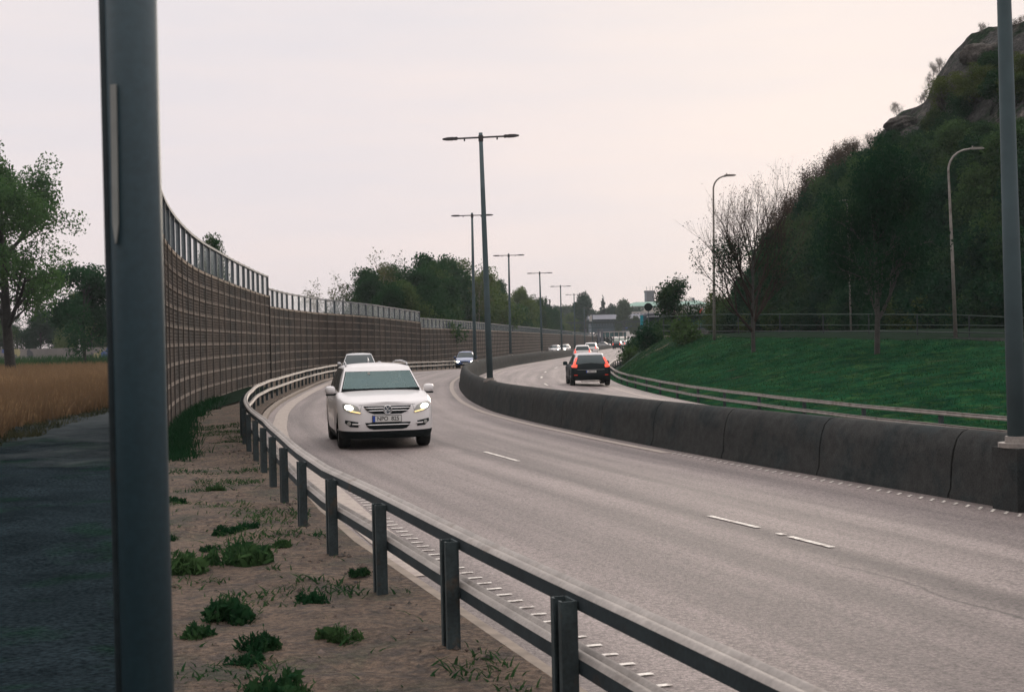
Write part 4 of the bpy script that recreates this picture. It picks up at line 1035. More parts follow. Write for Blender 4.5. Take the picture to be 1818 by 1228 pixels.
simple_car('small dark blue hatchback with lit headlamps coming round the far bend', 'paint_blue', 3.9, 1.70, 1.46, 'hatch', x, y, -2.42, a+R(6), 'fp')
x, y, z, a = car_at(1033, 0, 128)
simple_car('pale estate car with red tail lamps just ahead of the black SUV', 'paint_white', 4.6, 1.80, 1.50, 'estate', at(1033,600,140)[0], 140, -2.22, R(178), 'r')
simple_car('white SUV seen from behind, second ahead of the black SUV', 'paint_white', 4.5, 1.85, 1.66, 'suv', at(1049,600,182)[0], 182, -2.30, R(174), 'r')
simple_car('small far-off black SUV with glowing tail lamps near the top of the road', 'paint_black', 4.5, 1.85, 1.66, 'suv', at(1096.5,600,300)[0], 300, -2.55, R(168), 'r')
simple_car('far-off white car beyond the black SUV at the top of the road', 'paint_white', 4.4, 1.8, 1.48, 'estate', at(1109,600,322)[0], 322, -2.35, R(155), 'r')
simple_car('white oncoming car without lights showing above the median wall', 'paint_white', 4.3, 1.75, 1.45, 'hatch', at(984,600,268)[0], 268, -2.75, R(-16), '')
simple_car('white oncoming car with bright headlamps showing above the median wall', 'paint_white', 4.3, 1.75, 1.45, 'hatch', at(1001,600,262)[0], 262, -2.62, R(-16), 'f')
simple_car('white car parked on the upper road behind the mesh fence', 'paint_white', 4.3, 1.75, 1.45, 'sedan', at(1186,600,215)[0], 215, -.25, R(80), '')

# ------------------------------------------------------------------ trees
def skeleton(seed, H, r0, levels=4, nb=(5, 4, 3, 3), ang=(50, 45, 40, 35), lf=(.55, .6, .6, .6), up=.25, droop=0, trunk_frac=.9, first=.25, wob=.12):
    rnd = random.Random(seed); segs = []; tips = []
    def grow(p, d, L, r, lv):
        n = 4 if lv == 0 else 3; pts = [p]; q = p; dd = d
        for i in range(n):
            j = Vector((rnd.gauss(0, 1), rnd.gauss(0, 1), rnd.gauss(0, 1)))*wob*(.35 if lv == 0 else 1)
            dd = (dd+j+Vector((0, 0, up*.25 if lv else .1))-Vector((0, 0, droop*(lv >= 2)*.3))).normalized(); q = q+dd*(L/n); pts.append(q)
        rs = [r*(1-.6*i/n) for i in range(n+1)]
        if lv == levels-1: rs[-1] = r*.15
        for i in range(n): segs.append((pts[i], pts[i+1], rs[i], rs[i+1], lv))
        if lv >= levels-2: tips.extend([(pts[-1], lv), (pts[-2], lv)])
        if lv < levels-1:
            k = nb[lv]
            for c in range(k):
                f = first+(1-first)*((c+.5)/k) if lv == 0 else .3+.7*(c+rnd.random())/k
                f = min(.999, f); i = int(f*n); s = pts[i].lerp(pts[i+1], f*n-i); ax = pts[i+1]-pts[i]; ax.normalize()
                az = rnd.random()*6.283+c*2.4; side = ax.orthogonal().normalized(); side.rotate(Matrix.Rotation(az, 3, ax))
                a = R(ang[lv]*(.8+.4*rnd.random())*(1.15-.4*f if lv == 0 else 1))
                nd = ax*math.cos(a)+side*math.sin(a)
                grow(s, nd, L*lf[lv]*(1.15-.55*f if lv == 0 else 1)*(.8+.4*rnd.random()), max(.0075, (rs[i]*.62)), lv+1)
    grow(Vector((0, 0, 0)), Vector((0, 0, 1)), H*trunk_frac, r0, 0)
    return segs, tips
def tube_np(segs, minr=0, sides=(8, 6, 4, 3, 3)):
    m = MB()
    for a, b, ra, rb, lv in segs:
        if ra < minr: continue
        m.tube([tuple(a), tuple(b)], [ra, rb], sides[min(lv, 4)], False)
    return m
def leaves(seed, centres, n, size, spread, squash=1.0, drop=0, elong=1.5, bias_out=None):
    g = np.random.default_rng(seed); c = np.array(centres); idx = g.integers(0, len(c), n)
    sp = np.array([spread, spread, spread*squash]); q_ = g.normal(0, 1, (n, 3)); ln_ = np.linalg.norm(q_, axis=1)[:, None]; q_ = q_/ln_*np.minimum(ln_, 1.55); p = c[idx]+q_*sp
    if drop: p[:, 2] -= np.abs(g.normal(0, drop, n))
    u = g.normal(0, 1, (n, 3)); u /= np.linalg.norm(u, axis=1)[:, None]; w = g.normal(0, 1, (n, 3)); v = np.cross(u, w); v /= np.linalg.norm(v, axis=1)[:, None]
    s = size*(.5+g.random(n))[:, None]; u = u*s*elong*.5; v = v*s*.5
    return np.stack([p-u, p-v*.8+u*.1, p+u, p+v*.8+u*.1], 1)
def make_tree(name, seed, H, r0, leafm, barkm, nleaf, lsize, spread, twigs=0, label='', group=None, **k):
    segs, tips = skeleton(seed, H, r0, **k)
    r = empty(name, (0, 0, 0), 0, label, 'tree', group)
    zmax = max(t[0].z for t in tips); sc = H/max(.1, zmax+spread)
    segs = [(a*sc, b*sc, ra, rb, lv) for a, b, ra, rb, lv in segs]; tp = [tuple(t[0]*sc) for t in tips]
    tk = [s for s in segs if s[4] == 0]; br = [s for s in segs if s[4] > 0]
    tube_np(tk).build('trunk', M[barkm], r, True)
    tube_np(br).build('branches', M[barkm if not twigs else 'twig'], r)
    if nleaf: quads_mesh('crown', leaves(seed+1, tp, nleaf, lsize, spread), M[leafm], r)
    return r
def put(o, P, sc=1, rz=0, sz=None):
    o.location = P; o.scale = (sc, sc, sz or sc); o.rotation_euler = (0, 0, rz); return o

# big tree on the left
T1 = make_tree('tree', 11, 15.6, .36, 'leaf_big', 'bark', 60000, .13, .55, label='large leafy tree at the left edge behind the dry meadow', levels=4, nb=(11, 5, 4, 3), ang=(55, 48, 45, 40), lf=(.42, .55, .55, .6), up=.3, first=.16, wob=.16)
b = at(20, 664, 93); put(T1, (b[0], b[1], -1.8), 1, 1.0)
T2 = make_tree('tree', 15, 9.2, .18, 'leaf_big', 'bark', 16000, .16, .55, label='smaller spreading tree between the large tree and the near pole', levels=4, nb=(8, 4, 4, 2), first=.2, ang=(60, 50, 45, 40), lf=(.45, .55, .55, .6))
b = at(150, 640, 125); put(T2, (b[0], b[1], -1.8), 1, 2.0)
# prototypes for the wood behind the wall
woods = []
for i, sd_ in enumerate((21, 22, 23, 24)):
    woods.append(make_tree('tree', sd_, 9.5, .16, 'leaf_wood', 'bark', 22000, .16, .55, levels=4, nb=(9, 4, 3, 2), first=.06, ang=(58, 50, 45, 40), lf=(.42, .55, .6, .6), up=.35))
birch = [make_tree('birch_tree', sd_, 12, .11, 'leaf_pale', 'birch', 1500, .16, .35, levels=4, nb=(9, 5, 4, 3), first=.35, ang=(38, 45, 50, 50), lf=(.36, .55, .6, .6), up=.5, droop=.7) for sd_ in (31, 32)]
used = set()
def inst(proto, label, group, P, sc=1, rz=0, sz=None):
    if proto.name not in used: used.add(proto.name); o = proto
    else: o = copy_tree(proto)
    tag(o, label, 'tree', group); return put(o, P, sc, rz, sz)
rnd = random.Random(5)
# silhouette of the wood above the wall: px, top py, distance
wood = [(655,500,150),(672,478,142),(700,470,155),(724,478,140),(748,470,150),(775,455,158),(800,458,148),(826,462,156),(846,478,150),(868,488,165),(892,497,160),(912,512,175),(934,520,200),(950,530,215),
        (690,505,128),(735,500,130),(785,495,134),(830,500,140),(880,520,150),(965,545,250),(980,548,270),(640,520,160),(995,552,300),(1008,556,310)]
WYpx = lambda px: float(np.interp(px, Wpx, WP[:, 1]))
for i, (px, py, Y) in enumerate(wood):
    Y = max(Y, WYpx(px)*1.06+9) if px < 790 else WYpx(px)*1.16+32
    t = at(px, py, Y); H = t[2]+1.9; b = (t[0], t[1], -1.9)
    lab = 'dark green rounded tree in the wood behind the noise wall' if i < 19 else 'far small green tree at the thin end of the wood'
    inst(woods[i % 4], lab, 'trees of the wood behind the noise wall' if i < 19 else 'far trees at the end of the wood', b, H/9.5*(1.0 if px < 800 else .95 if px < 900 else .8), rnd.random()*6.28, H/9.5)
for (px, py, Y, lab) in [(676,440,150,'tall thin birch with nearly bare top rising over the wood, left one of the pair'),(700,446,152,'tall thin birch with nearly bare top rising over the wood, right one of the pair'),(622,470,150,'slender sparse birch left of the wood'),(590,482,150,'slim pale green birch behind the step of the noise wall'),(556,494,165,'faint small birch farthest left above the noise wall'),(790,450,150,'pale birch whose top shows in the middle of the wood'),(846,462,160,'thin birch top behind the tall lamp post'),(598,500,135,'tiny twiggy treetop just above the noise wall coping')]:
    Y = max(Y, WYpx(px)*1.12+13); t = at(px, py, Y); H = t[2]+1.9; inst(birch[int(px) % 2], lab, 'birches behind the noise wall', (t[0], t[1], -1.9), H/12*.8, rnd.random()*6.28, H/12)
t = at(367, 424, 92); inst(woods[1], 'small green treetop poking over the near noise wall', None, (t[0], t[1], -1.9), (t[2]+1.9)/9.5*.55, 1, (t[2]+1.9)/9.5)
# dark trees on the far left
for i, (px, py, Y) in enumerate([(-60,560,240),(-20,545,235),(30,560,240),(70,548,238),(105,552,242),(140,545,236),(175,548,240),(200,545,232),(160,520,228),(230,540,240),(270,535,238)]):
    t = at(px, py, Y); H = t[2]+1.9; inst(woods[(i+1) % 4], 'dark tree in the row behind the painted wall at the left', 'row of trees behind the painted wall', (t[0], t[1], -1.9), H/9.5*1.25, rnd.random()*6.28, H/9.5)

# bare tree and its neighbour on the bank
def bank_tree(proto, px, py, top, lab, Yfix=None):
    p = hit(px, py); H = at(px, top, p[1])[2]-p[2]+.3
    tag(proto, lab, 'tree'); p[2] -= .15; return p, H
segs, tips = skeleton(41, 9.5, .15, levels=5, nb=(19, 6, 5, 3), ang=(44, 30, 30, 32), lf=(.72, .52, .55, .6), up=.75, first=.16, trunk_frac=.62, wob=.07)
bt = empty('tree', (0, 0, 0), 0, 'nearly leafless tree with fanned upright twigs against the sky on the grassy bank', 'tree')
zmx = max(t[0].z for t in tips); sg_ = [(a*(9.2/zmx), b*(9.2/zmx), ra*.75, rb*.75, lv) for a, b, ra, rb, lv in segs]
tube_np([s for s in sg_ if s[4] == 0]).build('trunk', M['bark_grey'], bt, True)
tube_np([s for s in sg_ if s[4] > 0]).build('branches', M['twig'], bt)
tp = [tuple(t[0]*(9.2/zmx)) for t in tips]
quads_mesh('buds', leaves(43, tp, 3500, .045, .10), M['twigleaf'], bt)
low = [t for t in tp if t[2] < 5.2]
quads_mesh('crown', leaves(44, low, 4500, .07, .30), M['leaf_hill'], bt)
p, H = bank_tree(bt, 1338, 626, 310, bt['label']); put(bt, p, H/9.2*.98, 1.3, H/9.2*1.08)
nt_ = make_tree('tree', 46, 9, .17, 'leaf_hill', 'bark_grey', 42000, .085, .50, levels=4, nb=(16, 5, 4, 3), first=.20, ang=(55, 50, 45, 40), lf=(.45, .55, .55, .6))
p, H = bank_tree(nt_, 1557, 627, 250, 'dark leafy tree with pale trunk foot on the grassy bank in front of the hill'); put(nt_, p, H/9*.72, .4, H/9)
# hill
foot = [(1180,596,170),(1240,596,150),(1290,593,128),(1400,590,118),(1500,588,106),(1650,585,94),(1818,582,82),(2300,575,62),(2900,570,45)]
ridge = [(1180,592,190),(1240,588,175),(1290,582,160),(1340,560,150),(1390,500,143),(1430,440,140),(1480,365,137),(1530,285,134),(1560,240,132),(1590,205,130),(1640,184,128),(1655,150,127),(1680,108,126),(1720,62,124),(1790,46,120),(1830,36,117),(2000,-20,108),(2300,-90,92),(2900,-150,70)]
fx = [f[0] for f in foot]; rx = [r[0] for r in ridge]
us = np.concatenate([np.arange(1180, 1850, 6), np.arange(1850, 2900, 30)])
nv = 46; V = []
def hillp(px, v):
    f = at(px, np.interp(px, fx, [q[1] for q in foot]), np.interp(px, fx, [q[2] for q in foot])); r_ = at(px, np.interp(px, rx, [q[1] for q in ridge]), np.interp(px, rx, [q[2] for q in ridge]))
    f = f.copy(); f[2] = 0.0
    if v <= 1:
        p = f+(r_-f)*v; p[2] = f[2]+(r_[2]-f[2])*(v**.92)
    else:
        p = r_+(r_-f)*(v-1); p[2] = r_[2]-(v-1)*(r_[2]-f[2])*1.2
    return p
for px in us:
    for j in range(nv):
        v = j/(nv-1)*1.5; p = hillp(px, v)
        a = max(math.sin(min(1, v)*math.pi), .35 if v > .3 else 0)
        # rocky ledges
        h = fbm(px*.02, v*5.5, 5)-.5; l = abs(fbm(px*.035+9, v*8+3, 4)-.5)
        p[1] += (h*7-l*7)*a; p[2] += (fbm(px*.04+30, v*9, 4)-.5)*1.6*a; V.append(p)
F = [(i*nv+j, (i+1)*nv+j, (i+1)*nv+j+1, i*nv+j+1) for i in range(len(us)-1) for j in range(nv-1)]
hill = mesh('hill', V, F, M['rock'], None, True); hill['kind'] = 'structure'; shade_auto(hill, 30)
# boulder outcrop
def boulder(px, py, v, sx, sy, sz, seed, lab):
    bm = bmesh.new(); bmesh.ops.create_icosphere(bm, subdivisions=4, radius=1)
    for w in bm.verts:
        n = w.co.normalized(); k = 1+.7*(fbm(n.x*1.3+seed, n.y*1.3+n.z*1.1, 4)-.5)+.3*(fbm(n.x*4+seed, n.z*4+n.y*3, 3)-.5)
        w.co = Vector((n.x*sx*k, n.y*sy*k, n.z*sz*k))
    me = bpy.data.meshes.new('boulder'); bm.to_mesh(me); bm.free(); me.materials.append(M['boulder']); o = bpy.data.objects.new('boulder', me); C.objects.link(o)
    for pl in me.polygons: pl.use_smooth = True
    Y = hillp(px, v)[1]; o.location = at(px, py, Y-1.0); return tag(o, lab, 'rock')
mat('boulder', (.11, .098, .09), .95, spec=.05, noise=[(.6, .35), (5, .4)], alt=((.035, .035, .03), .5, .5, .6), bump=(2.5, 1., .3))
boulder(1697, 168, .80, 1.9, 1.6, 1.5, 3, 'pale rounded rock outcrop high on the hillside left of the lamp column').rotation_euler = (0, R(-38), 0)
boulder(1606, 222, .93, 1.7, 1.4, .8, 8, 'low grey rock hump on the ridge at the left end of the bare rock')
boulder(1752, 98, .92, 2.1, 1.5, 1.1, 5, 'broad dark rock face at the top of the hill beside the lamp column')
# hill trees
hp = [make_tree('tree', sd_, 6.5, .11, 'leaf_hill', 'bark', 16000, .125, .50, levels=4, nb=(9, 4, 3, 2), first=.08, ang=(55, 50, 45, 40), lf=(.45, .55, .6, .6), up=.4) for sd_ in (51, 52, 53, 54)]
hpl = [make_tree('tree', sd_, 6.0, .10, 'leaf_yellowish', 'bark', 12000, .12, .45, levels=4, nb=(8, 4, 3, 2), first=.08, ang=(55, 50, 45, 40), lf=(.45, .55, .6, .6), up=.4) for sd_ in (55, 56)]
tw = [make_tree('tree', sd_, 6.5, .08, 'twigleaf', 'bark', 3500, .08, .28, levels=4, nb=(12, 5, 4, 3), first=.15, ang=(45, 40, 38, 36), lf=(.5, .5, .6, .6), up=.5) for sd_ in (57, 58)]
rnd = random.Random(12); cnt = 0
rows = [(.0, 30), (.12, 34), (.25, 34), (.38, 34), (.50, 34), (.60, 40)]
for v, stp in rows:
    px = 1262+rnd.random()*stp
    while px < 1900:
        # keep bare rock clear at the top right
        r_ = np.interp(px, rx, [q[1] for q in ridge]); p = hillp(px, v+rnd.uniform(-.04, .04)); tx, ty = proj(p)
        top_lim = np.interp(px, [1200, 1300, 1340, 1400, 1440, 1480, 1520, 1560, 1600, 1700, 1818], [560, 520, 470, 395, 335, 275, 262, 252, 245, 195, 205])
        H = min(7.5, at(px, top_lim, p[1])[2]-p[2])*rnd.uniform(.82, 1.0)
        if H > 1.6:
            pr_ = hp[cnt % 4]
            labs = ('dark leafy tree in the mass covering the wooded hillside', 'trees covering the wooded hillside')
            inst(pr_, labs[0], labs[1], p-np.array([0, 0, .3]), H/6.5*rnd.uniform(.95, 1.25)*(1.25 if H < 4 else 1), rnd.random()*6.28, H/6.5); cnt += 1
        px += stp*rnd.uniform(.8, 1.25)*(1 if v < .5 else .9)
for i in range(16):
    px = 1520+i*20+rnd.uniform(-6, 6); v = rnd.uniform(.60, .74)
    p = hillp(px, v); H = rnd.uniform(2.2, 3.6); inst(hpl[i % 2], 'bright yellowish-green bush tree high on the slope below the bare rock', 'yellow-green small trees below the bare rock', p-np.array([0, 0, .3]), H/6.0*1.3, rnd.random()*6.28, H/6.0)
for i, (px, py) in enumerate([(1388,372),(1405,350),(1425,318),(1442,300),(1458,278),(1474,255),(1490,250),(1508,246),(1525,240),(1545,234),(1380,400),(1365,420),(1415,335),(1450,288),(1482,262),(1516,242),(1558,228),(1395,362)]):
    Y = float(np.interp(px, rx, [q[2] for q in ridge]))-4; t = at(px, py, Y); pr = hillp(px, .92); H = max(2.5, min(8, t[2]-pr[2]+1.0)); inst(tw[i % 2], 'twiggy dark shrub tree standing up against the sky along the hill edge', 'twiggy trees along the hill skyline', (t[0], t[1], t[2]-H), H/6.5*.8, rnd.random()*6.28, H/6.5)
for i, (px, py) in enumerate([(1658,112),(1668,104),(1650,135),(1592,182),(1640,160),(1812,28),(1805,34),(1745,42)]):
    Y = float(np.interp(px, rx, [q[2] for q in ridge])); t = at(px, py, Y); inst(tw[i % 2], 'small leafless bush clinging to the rock skyline', 'leafless bushes on the rock skyline', (t[0], t[1], t[2]-2.0), .30, rnd.random()*6.28, .33)
# green understorey at the hill foot
us_ = [make_tree('bush', sd_, 3.0, .05, 'leaf_yellowish' if sd_ == 61 else 'leaf_hill', 'bark', 5000, .12, .38, levels=3, nb=(12, 5, 3), first=.02, ang=(55, 50, 45), lf=(.6, .6, .6), up=.3) for sd_ in (61, 62, 63)]
for i in range(30):
    px = 1285+i*18+rnd.uniform(-7, 7); Y = float(np.interp(px, fx, [q[2] for q in foot]))-3+rnd.uniform(-4, 2); p = at(px, 590, Y); p[2] = -.15 if px < 1500 else -.45
    o = inst(us_[i % 3], ('light green bush at the foot of the hill behind the fence', 'dark green bush at the foot of the hill behind the fence', 'dark green bush at the foot of the hill behind the fence')[i % 3], 'bushes at the foot of the hill', p, rnd.uniform(.8, 1.35), rnd.random()*6.28); o['category'] = 'bush'
# bush by the round sign and scrub at the end of the bank
o = make_tree('tree', 66, 4.6, .07, 'leaf_yellowish', 'bark', 5500, .12, .38, levels=4, nb=(9, 5, 3, 2), first=.15, ang=(48, 45, 40, 40), lf=(.5, .6, .6, .6), up=.5, label='small fresh-green tree beside the round sign at the end of the bank'); p = at(1197, 592, 118); put(o, (p[0], p[1], -.1), 1.1, .3)
tt = birch[0]; p = at(1202, 595, 160); inst(tt, 'leafless thin treetop rising above the small green tree', None, (p[0], p[1], -.3), .42, 1, .52)
sc = [make_tree('bush', sd_, 1.1, .02, 'leaf_hill', 'bark', 1500, .09, .22, levels=3, nb=(10, 4, 3), first=.0, ang=(60, 50, 45), lf=(.8, .6, .6), up=.2) for sd_ in (71, 72)]
for i in range(44):
    yy = rnd.uniform(80, 150); t = rnd.uniform(.05, 1.1); of = RF+(float(oT(yy))-RF)*t
    if rnd.random() < .25 and yy < 100: continue
    P = st(yy, of, right_z(yy, of)-.1); o = inst(sc[i % 2], 'low dark shrub on the scrubby end of the bank', 'low shrubs on the scrubby end of the bank', P, rnd.uniform(.6, 1.5), rnd.random()*6.28); o['category'] = 'bush'
# ------------------------------------------------------------------ grass, weeds, reeds
def blades(name, pts, h, w, m, seed, lean=.35, label=None, kind='stuff'):
    g = np.random.default_rng(seed); n = len(pts); p = np.array(pts); hh = h*(.5+g.random(n)); a = g.random(n)*6.283; ww = w*(.6+.8*g.random(n))
    dx = np.stack([np.cos(a), np.sin(a), np.zeros(n)], 1)*ww[:, None]/2; ln = g.normal(0, lean, (n, 2))*hh[:, None]
    top = p+np.concatenate([ln, hh[:, None]], 1); mid = p+np.concatenate([ln*.35, hh[:, None]*.55], 1)
    Q = np.stack([p-dx, p+dx, mid+dx*.8, mid-dx*.8], 1); Q2 = np.stack([mid-dx*.8, mid+dx*.8, top+dx*.1, top-dx*.1], 1)
    o = quads_mesh(name, np.concatenate([Q, Q2]), m); 
    if kind: o['kind'] = kind
    if label: tag(o, label, 'grass')
    return o
g_ = np.random.default_rng(3)
# grass of the bank
P = []
for i in range(60000):
    yy = g_.uniform(22, 92); t = g_.random()**.9; of = RF+.1+(float(oT(yy))-RF)*t; P.append(st(yy, of, right_z(yy, of)-.03))
for q in P: q[2] += bj(q[0], q[1], 99, 0)*1.0
blades('grass', P, .07, .03, M['tuft'], 4, label='deep green grass covering the bank on the right')
# dry meadow
P = []
for i in range(62000):
    Y = 26+g_.random()**1.2*85; x = g_.uniform(-.42*Y-2, -.262*Y+.2)
    if Y < 41.5-(max(0, -x/Y-.285)/.075)*12+6*(vn(x*.6, Y*.3)-.5): continue
    P.append((x, Y, -1.8))
blades('dry_grass', P, .62, .035, M['reed'], 6, .22, label='golden dry grass of the meadow left of the near pole')
P = [(x_, Y_, -1.75) for x_, Y_ in [(-q_*Y_, Y_) for q_, Y_ in [(g_.uniform(.27, .42), g_.uniform(22, 46)) for _ in range(22000)]] if abs(Y_-(39-(max(0, -x_/Y_-.285)/.075)*12)) < 3.5*vn(x_*.8, Y_*.5)]
blades('grass', P, .12, .02, M['sedge'], 7, .5, label='dark green grass between the gravel and the dry meadow')
P = [(g_.uniform(-.45*Y, -.25*Y), Y, -1.8) for Y in g_.uniform(120, 150, 6000)]
blades('grass', P, .9, .10, M['weed'], 8, .3, label='strip of green growth in front of the painted wall')
# green strip at the wall foot and by the gravel
P = []
for i in range(9000):
    yy = g_.uniform(24, 48); of = -(oW(yy)-abs(g_.normal(0, .22))-.10)
    if g_.random() < .45: continue
    P.append(st(yy, of, float(gL(yy))-.04))
blades('grass', P, .16, .022, M['weed'], 9, .5, label='fringe of dark grass along the foot of the near noise wall')
# sparse sprouts on the sandy verge
P = []
for i in range(60000):
    yy = g_.uniform(1, 34); of = -float(oL(yy))-g_.uniform(-.15, 4.8); q = st(yy, of, float(gL(yy)))
    if q[0] < -.262*q[1]-.3: continue
    f = fbm(q[0]*1.3+3, q[1]*1.3, 4)
    if f < .53+.05*vn(q[0]*7, q[1]*7) and g_.random() > .02: continue
    q[2] += vj(q[0], q[1], 0, 5)-.02; P.append(q)
blades('grass', P, .04, .016, M['weed'], 10, 1.3, label='thin sprouts of grass scattered over the sandy verge')
P = []
for i in range(5200):
    yy = g_.uniform(1, 26); of = -float(oL(yy))-g_.uniform(-.1, 4.5); q = st(yy, of, float(gL(yy)))
    if q[0] < -.262*q[1]-.2: continue
    q[2] += vj(q[0], q[1], 0, 5)-.024; P.append(q)
g5 = np.random.default_rng(8); P = np.array(P); n_ = len(P); sz = .012+.03*g5.random(n_)**5; V = []; F = []
oct_ = np.array([(1,0,0),(0,1,0),(-1,0,0),(0,-1,0),(0,0,.8),(0,0,-.8)]); of_ = [(0,1,4),(1,2,4),(2,3,4),(3,0,4),(1,0,5),(2,1,5),(3,2,5),(0,3,5)]
for i in range(n_):
    k = oct_*(.7+.6*g5.random((6, 3)))*sz[i]; V += (P[i]+k).tolist(); F += [tuple(6*i+q for q in f) for f in of_]
o = mesh('gravel', V, F, M['pebble']); tag(o, 'loose pebbles and clods strewn over the sandy verge', 'gravel', kind='stuff')
# leafy weed clumps, each its own thing
def weed(seed):
    g = np.random.default_rng(seed); cs = []
    for i in range(9):
        a = g.random()*6.283; d = g.random()**.7*.2; cs.append((d*math.cos(a), d*math.sin(a), .015+.05*g.random()*(1-d*3)))
    Q = leaves(seed, cs, 520, .032, .042, 1.0, 0, 2.4); Q[:, :, 2] = np.abs(Q[:, :, 2])*1.15
    # upright stems with leaves
    for i in range(26):
        a = g.random()*6.283; d = g.random()**.6*.18; b = np.array([d*math.cos(a), d*math.sin(a), 0]); h = g.uniform(.05, .17)*(1.15-d*3.5); t = b+np.array([g.normal(0, .03), g.normal(0, .03), h]); w = np.array([.002, 0, 0])
        st_ = [np.array([[b-w, b+w, t+w, t-w]])]
        for k in range(7):
            f = .3+.7*k/6; c = b+(t-b)*f; aa = g.random()*6.283; o = np.array([math.cos(aa), math.sin(aa), .5]); L_ = g.uniform(.02, .05); s2 = np.array([-math.sin(aa), math.cos(aa), 0])*L_*.22
            st_.append(np.array([[c, c+o*L_*.5-s2, c+o*L_, c+o*L_*.5+s2]]))
        Q = np.concatenate([Q]+st_)
    return quads_mesh('weed', Q, M['weed'])
wp = [weed(s) for s in (1, 2, 3, 4)]; wu = set()
clumps = [(425,1005,1.6,'large ragged green weed clump in the middle of the verge'),(335,1010,1.35,'leafy weed clump close beside the near pole'),(410,1095,1.35,'broad low weed clump below the largest one'),(403,942,.9,'upright weed tuft above the large clump'),(440,935,.8,'weed tuft to the right of the upright one'),
 (375,975,.6,'small dark weed tuft between the two big clumps'),(500,970,.7,'small weed beside the fourth guard rail post'),(310,890,.8,'weed tuft touching the near pole half way up the verge'),(380,870,.8,'flat weed patch in the upper verge'),(320,815,.8,'weed tuft near the noise wall end'),
 (460,1160,.9,'dark sprawling weed near the bottom of the verge'),(500,1225,1.3,'weed clump cut by the bottom edge of the photo'),(600,1135,.8,'low weed to the right near the bottom guard rail post'),(545,1070,.75,'thin weed in the middle right of the verge'),(350,1130,.9,'low weed at the lower left of the verge'),
 (640,1020,.5,'tiny weed at the foot of a guard rail post'),(300,950,.7,'weed just right of the pole at mid height'),(430,1170,.7,'thin sprawling weed left of the dark one'),(590,900,.5,'grass tuft between two guard rail posts')]
for i, (px, py, s, lab) in enumerate(clumps):
    p = hit(px, py, 3, 40); pr_ = wp[i % 4]
    if pr_.name not in wu: wu.add(pr_.name); o = pr_
    else: o = pr_.copy(); C.objects.link(o)
    tag(o, lab, 'weed', 'weed clumps on the sandy verge'); p[2] = ground(p[0], p[1])-.04+vj(p[0], p[1], 0, 5)-.0; put(o, p, s*.74, i*1.3, s*.95)
# ------------------------------------------------------------------ fence and things on the upper road
fr = empty('fence', st(80, float(oT(80))+1, 0), 0, 'dark post-and-rail fence along the top of the grassy bank', 'fence'); L = np.array(fr.location)
fpx = [(1158,598,.0,96),(1176,594,0,96),(1270,591,0,84),(1400,590,0,78),(1550,592,0,70),(1700,596,0,62),(1830,598,0,56),(2000,606,0,50)]
tp_ = [(1150,590),(1162,572),(1178,562),(1270,558),(1400,558),(1550,558),(1700,559),(1830,565),(2000,575)]
mp_ = [(1176,577),(1270,577),(1400,577),(1550,577),(1700,577),(1830,579),(2000,590)]
lp_ = [(1176,587),(1270,588),(1400,588),(1550,588),(1700,590),(1830,592),(2000,600)]
Yf = lambda px: float(np.interp(px, [q[0] for q in fpx], [q[3] for q in fpx]))
for nm, pts, rr, mm in (('top_rail', tp_, .022, 'fence_light'), ('middle_rail', mp_, .022, 'fence_light'), ('lower_rail', lp_, .03, 'fence_dark')):
    P = [];
    for i in range(len(pts)-1):
        for f in np.linspace(0, 1, 7)[:-1]: 
            px = pts[i][0]+(pts[i+1][0]-pts[i][0])*f; py = pts[i][1]+(pts[i+1][1]-pts[i][1])*f; P.append(at(px, py, Yf(px))-L)
    MB().tube(P, rr, 6).build(nm, M[mm], fr, True)
wr_ = MB()
px = 1178
while px < 1990:
    t = at(px, np.interp(px, [q[0] for q in tp_], [q[1] for q in tp_]), Yf(px))-L; b = at(px, np.interp(px, [q[0] for q in fpx], [q[1] for q in fpx])+3, Yf(px))-L
    MB().tube([(t[0], t[1], b[2]), t], .035, 6).build('post', M['fence_dark'], fr); px += 2.4*F_PX/Yf(px)
sw = MB(); P = []; 
for px in range(1420, 2000, 20): P.append(at(px, 600+ (px-1420)*.01, Yf(px)-1.2))
nn = [(0, -1)]*len(P); 
sw.sweep([q-P[0] for q in P], [(-.2, -.4), (-.2, .08), (.2, .08), (.2, -.4)], True, nn)
o = sw.build('stone_kerb_wall', M['stone'], None); o.location = P[0]; tag(o, 'low dark stone wall at the top edge of the grassy bank below the fence', 'wall')
# round sign seen from behind
b = at(1152, 597, 100); r = empty('round_sign', (b[0], b[1], b[2]-.4), 0, 'round road sign seen dark from behind on a thin post', 'sign')
t = at(1151.5, 545, 100); h = t[2]-b[2]+.4
MB().tube([(0, 0, 0), (0, 0, h+.1)], .03, 8).build('post', M['lamp_grey'], r); MB().tube([(0, -.02, h), (0, -.035, h)], [.29, .29], 28).build('sign_plate', M['black_plastic'], r)
b = at(1140, 597, 108); r = empty('bollard_pylon', (b[0], b[1], b[2]-.4), 0, 'slim teal pylon with white foot at the end of the bank', 'pylon')
MB().box(-.10, .10, -.06, .06, .4, 1.0).build('white_foot', M['white_body'], r); MB().box(-.11, .11, -.07, .07, 1.0, 2.0).build('teal_shaft', M['cyan_paint'], r)
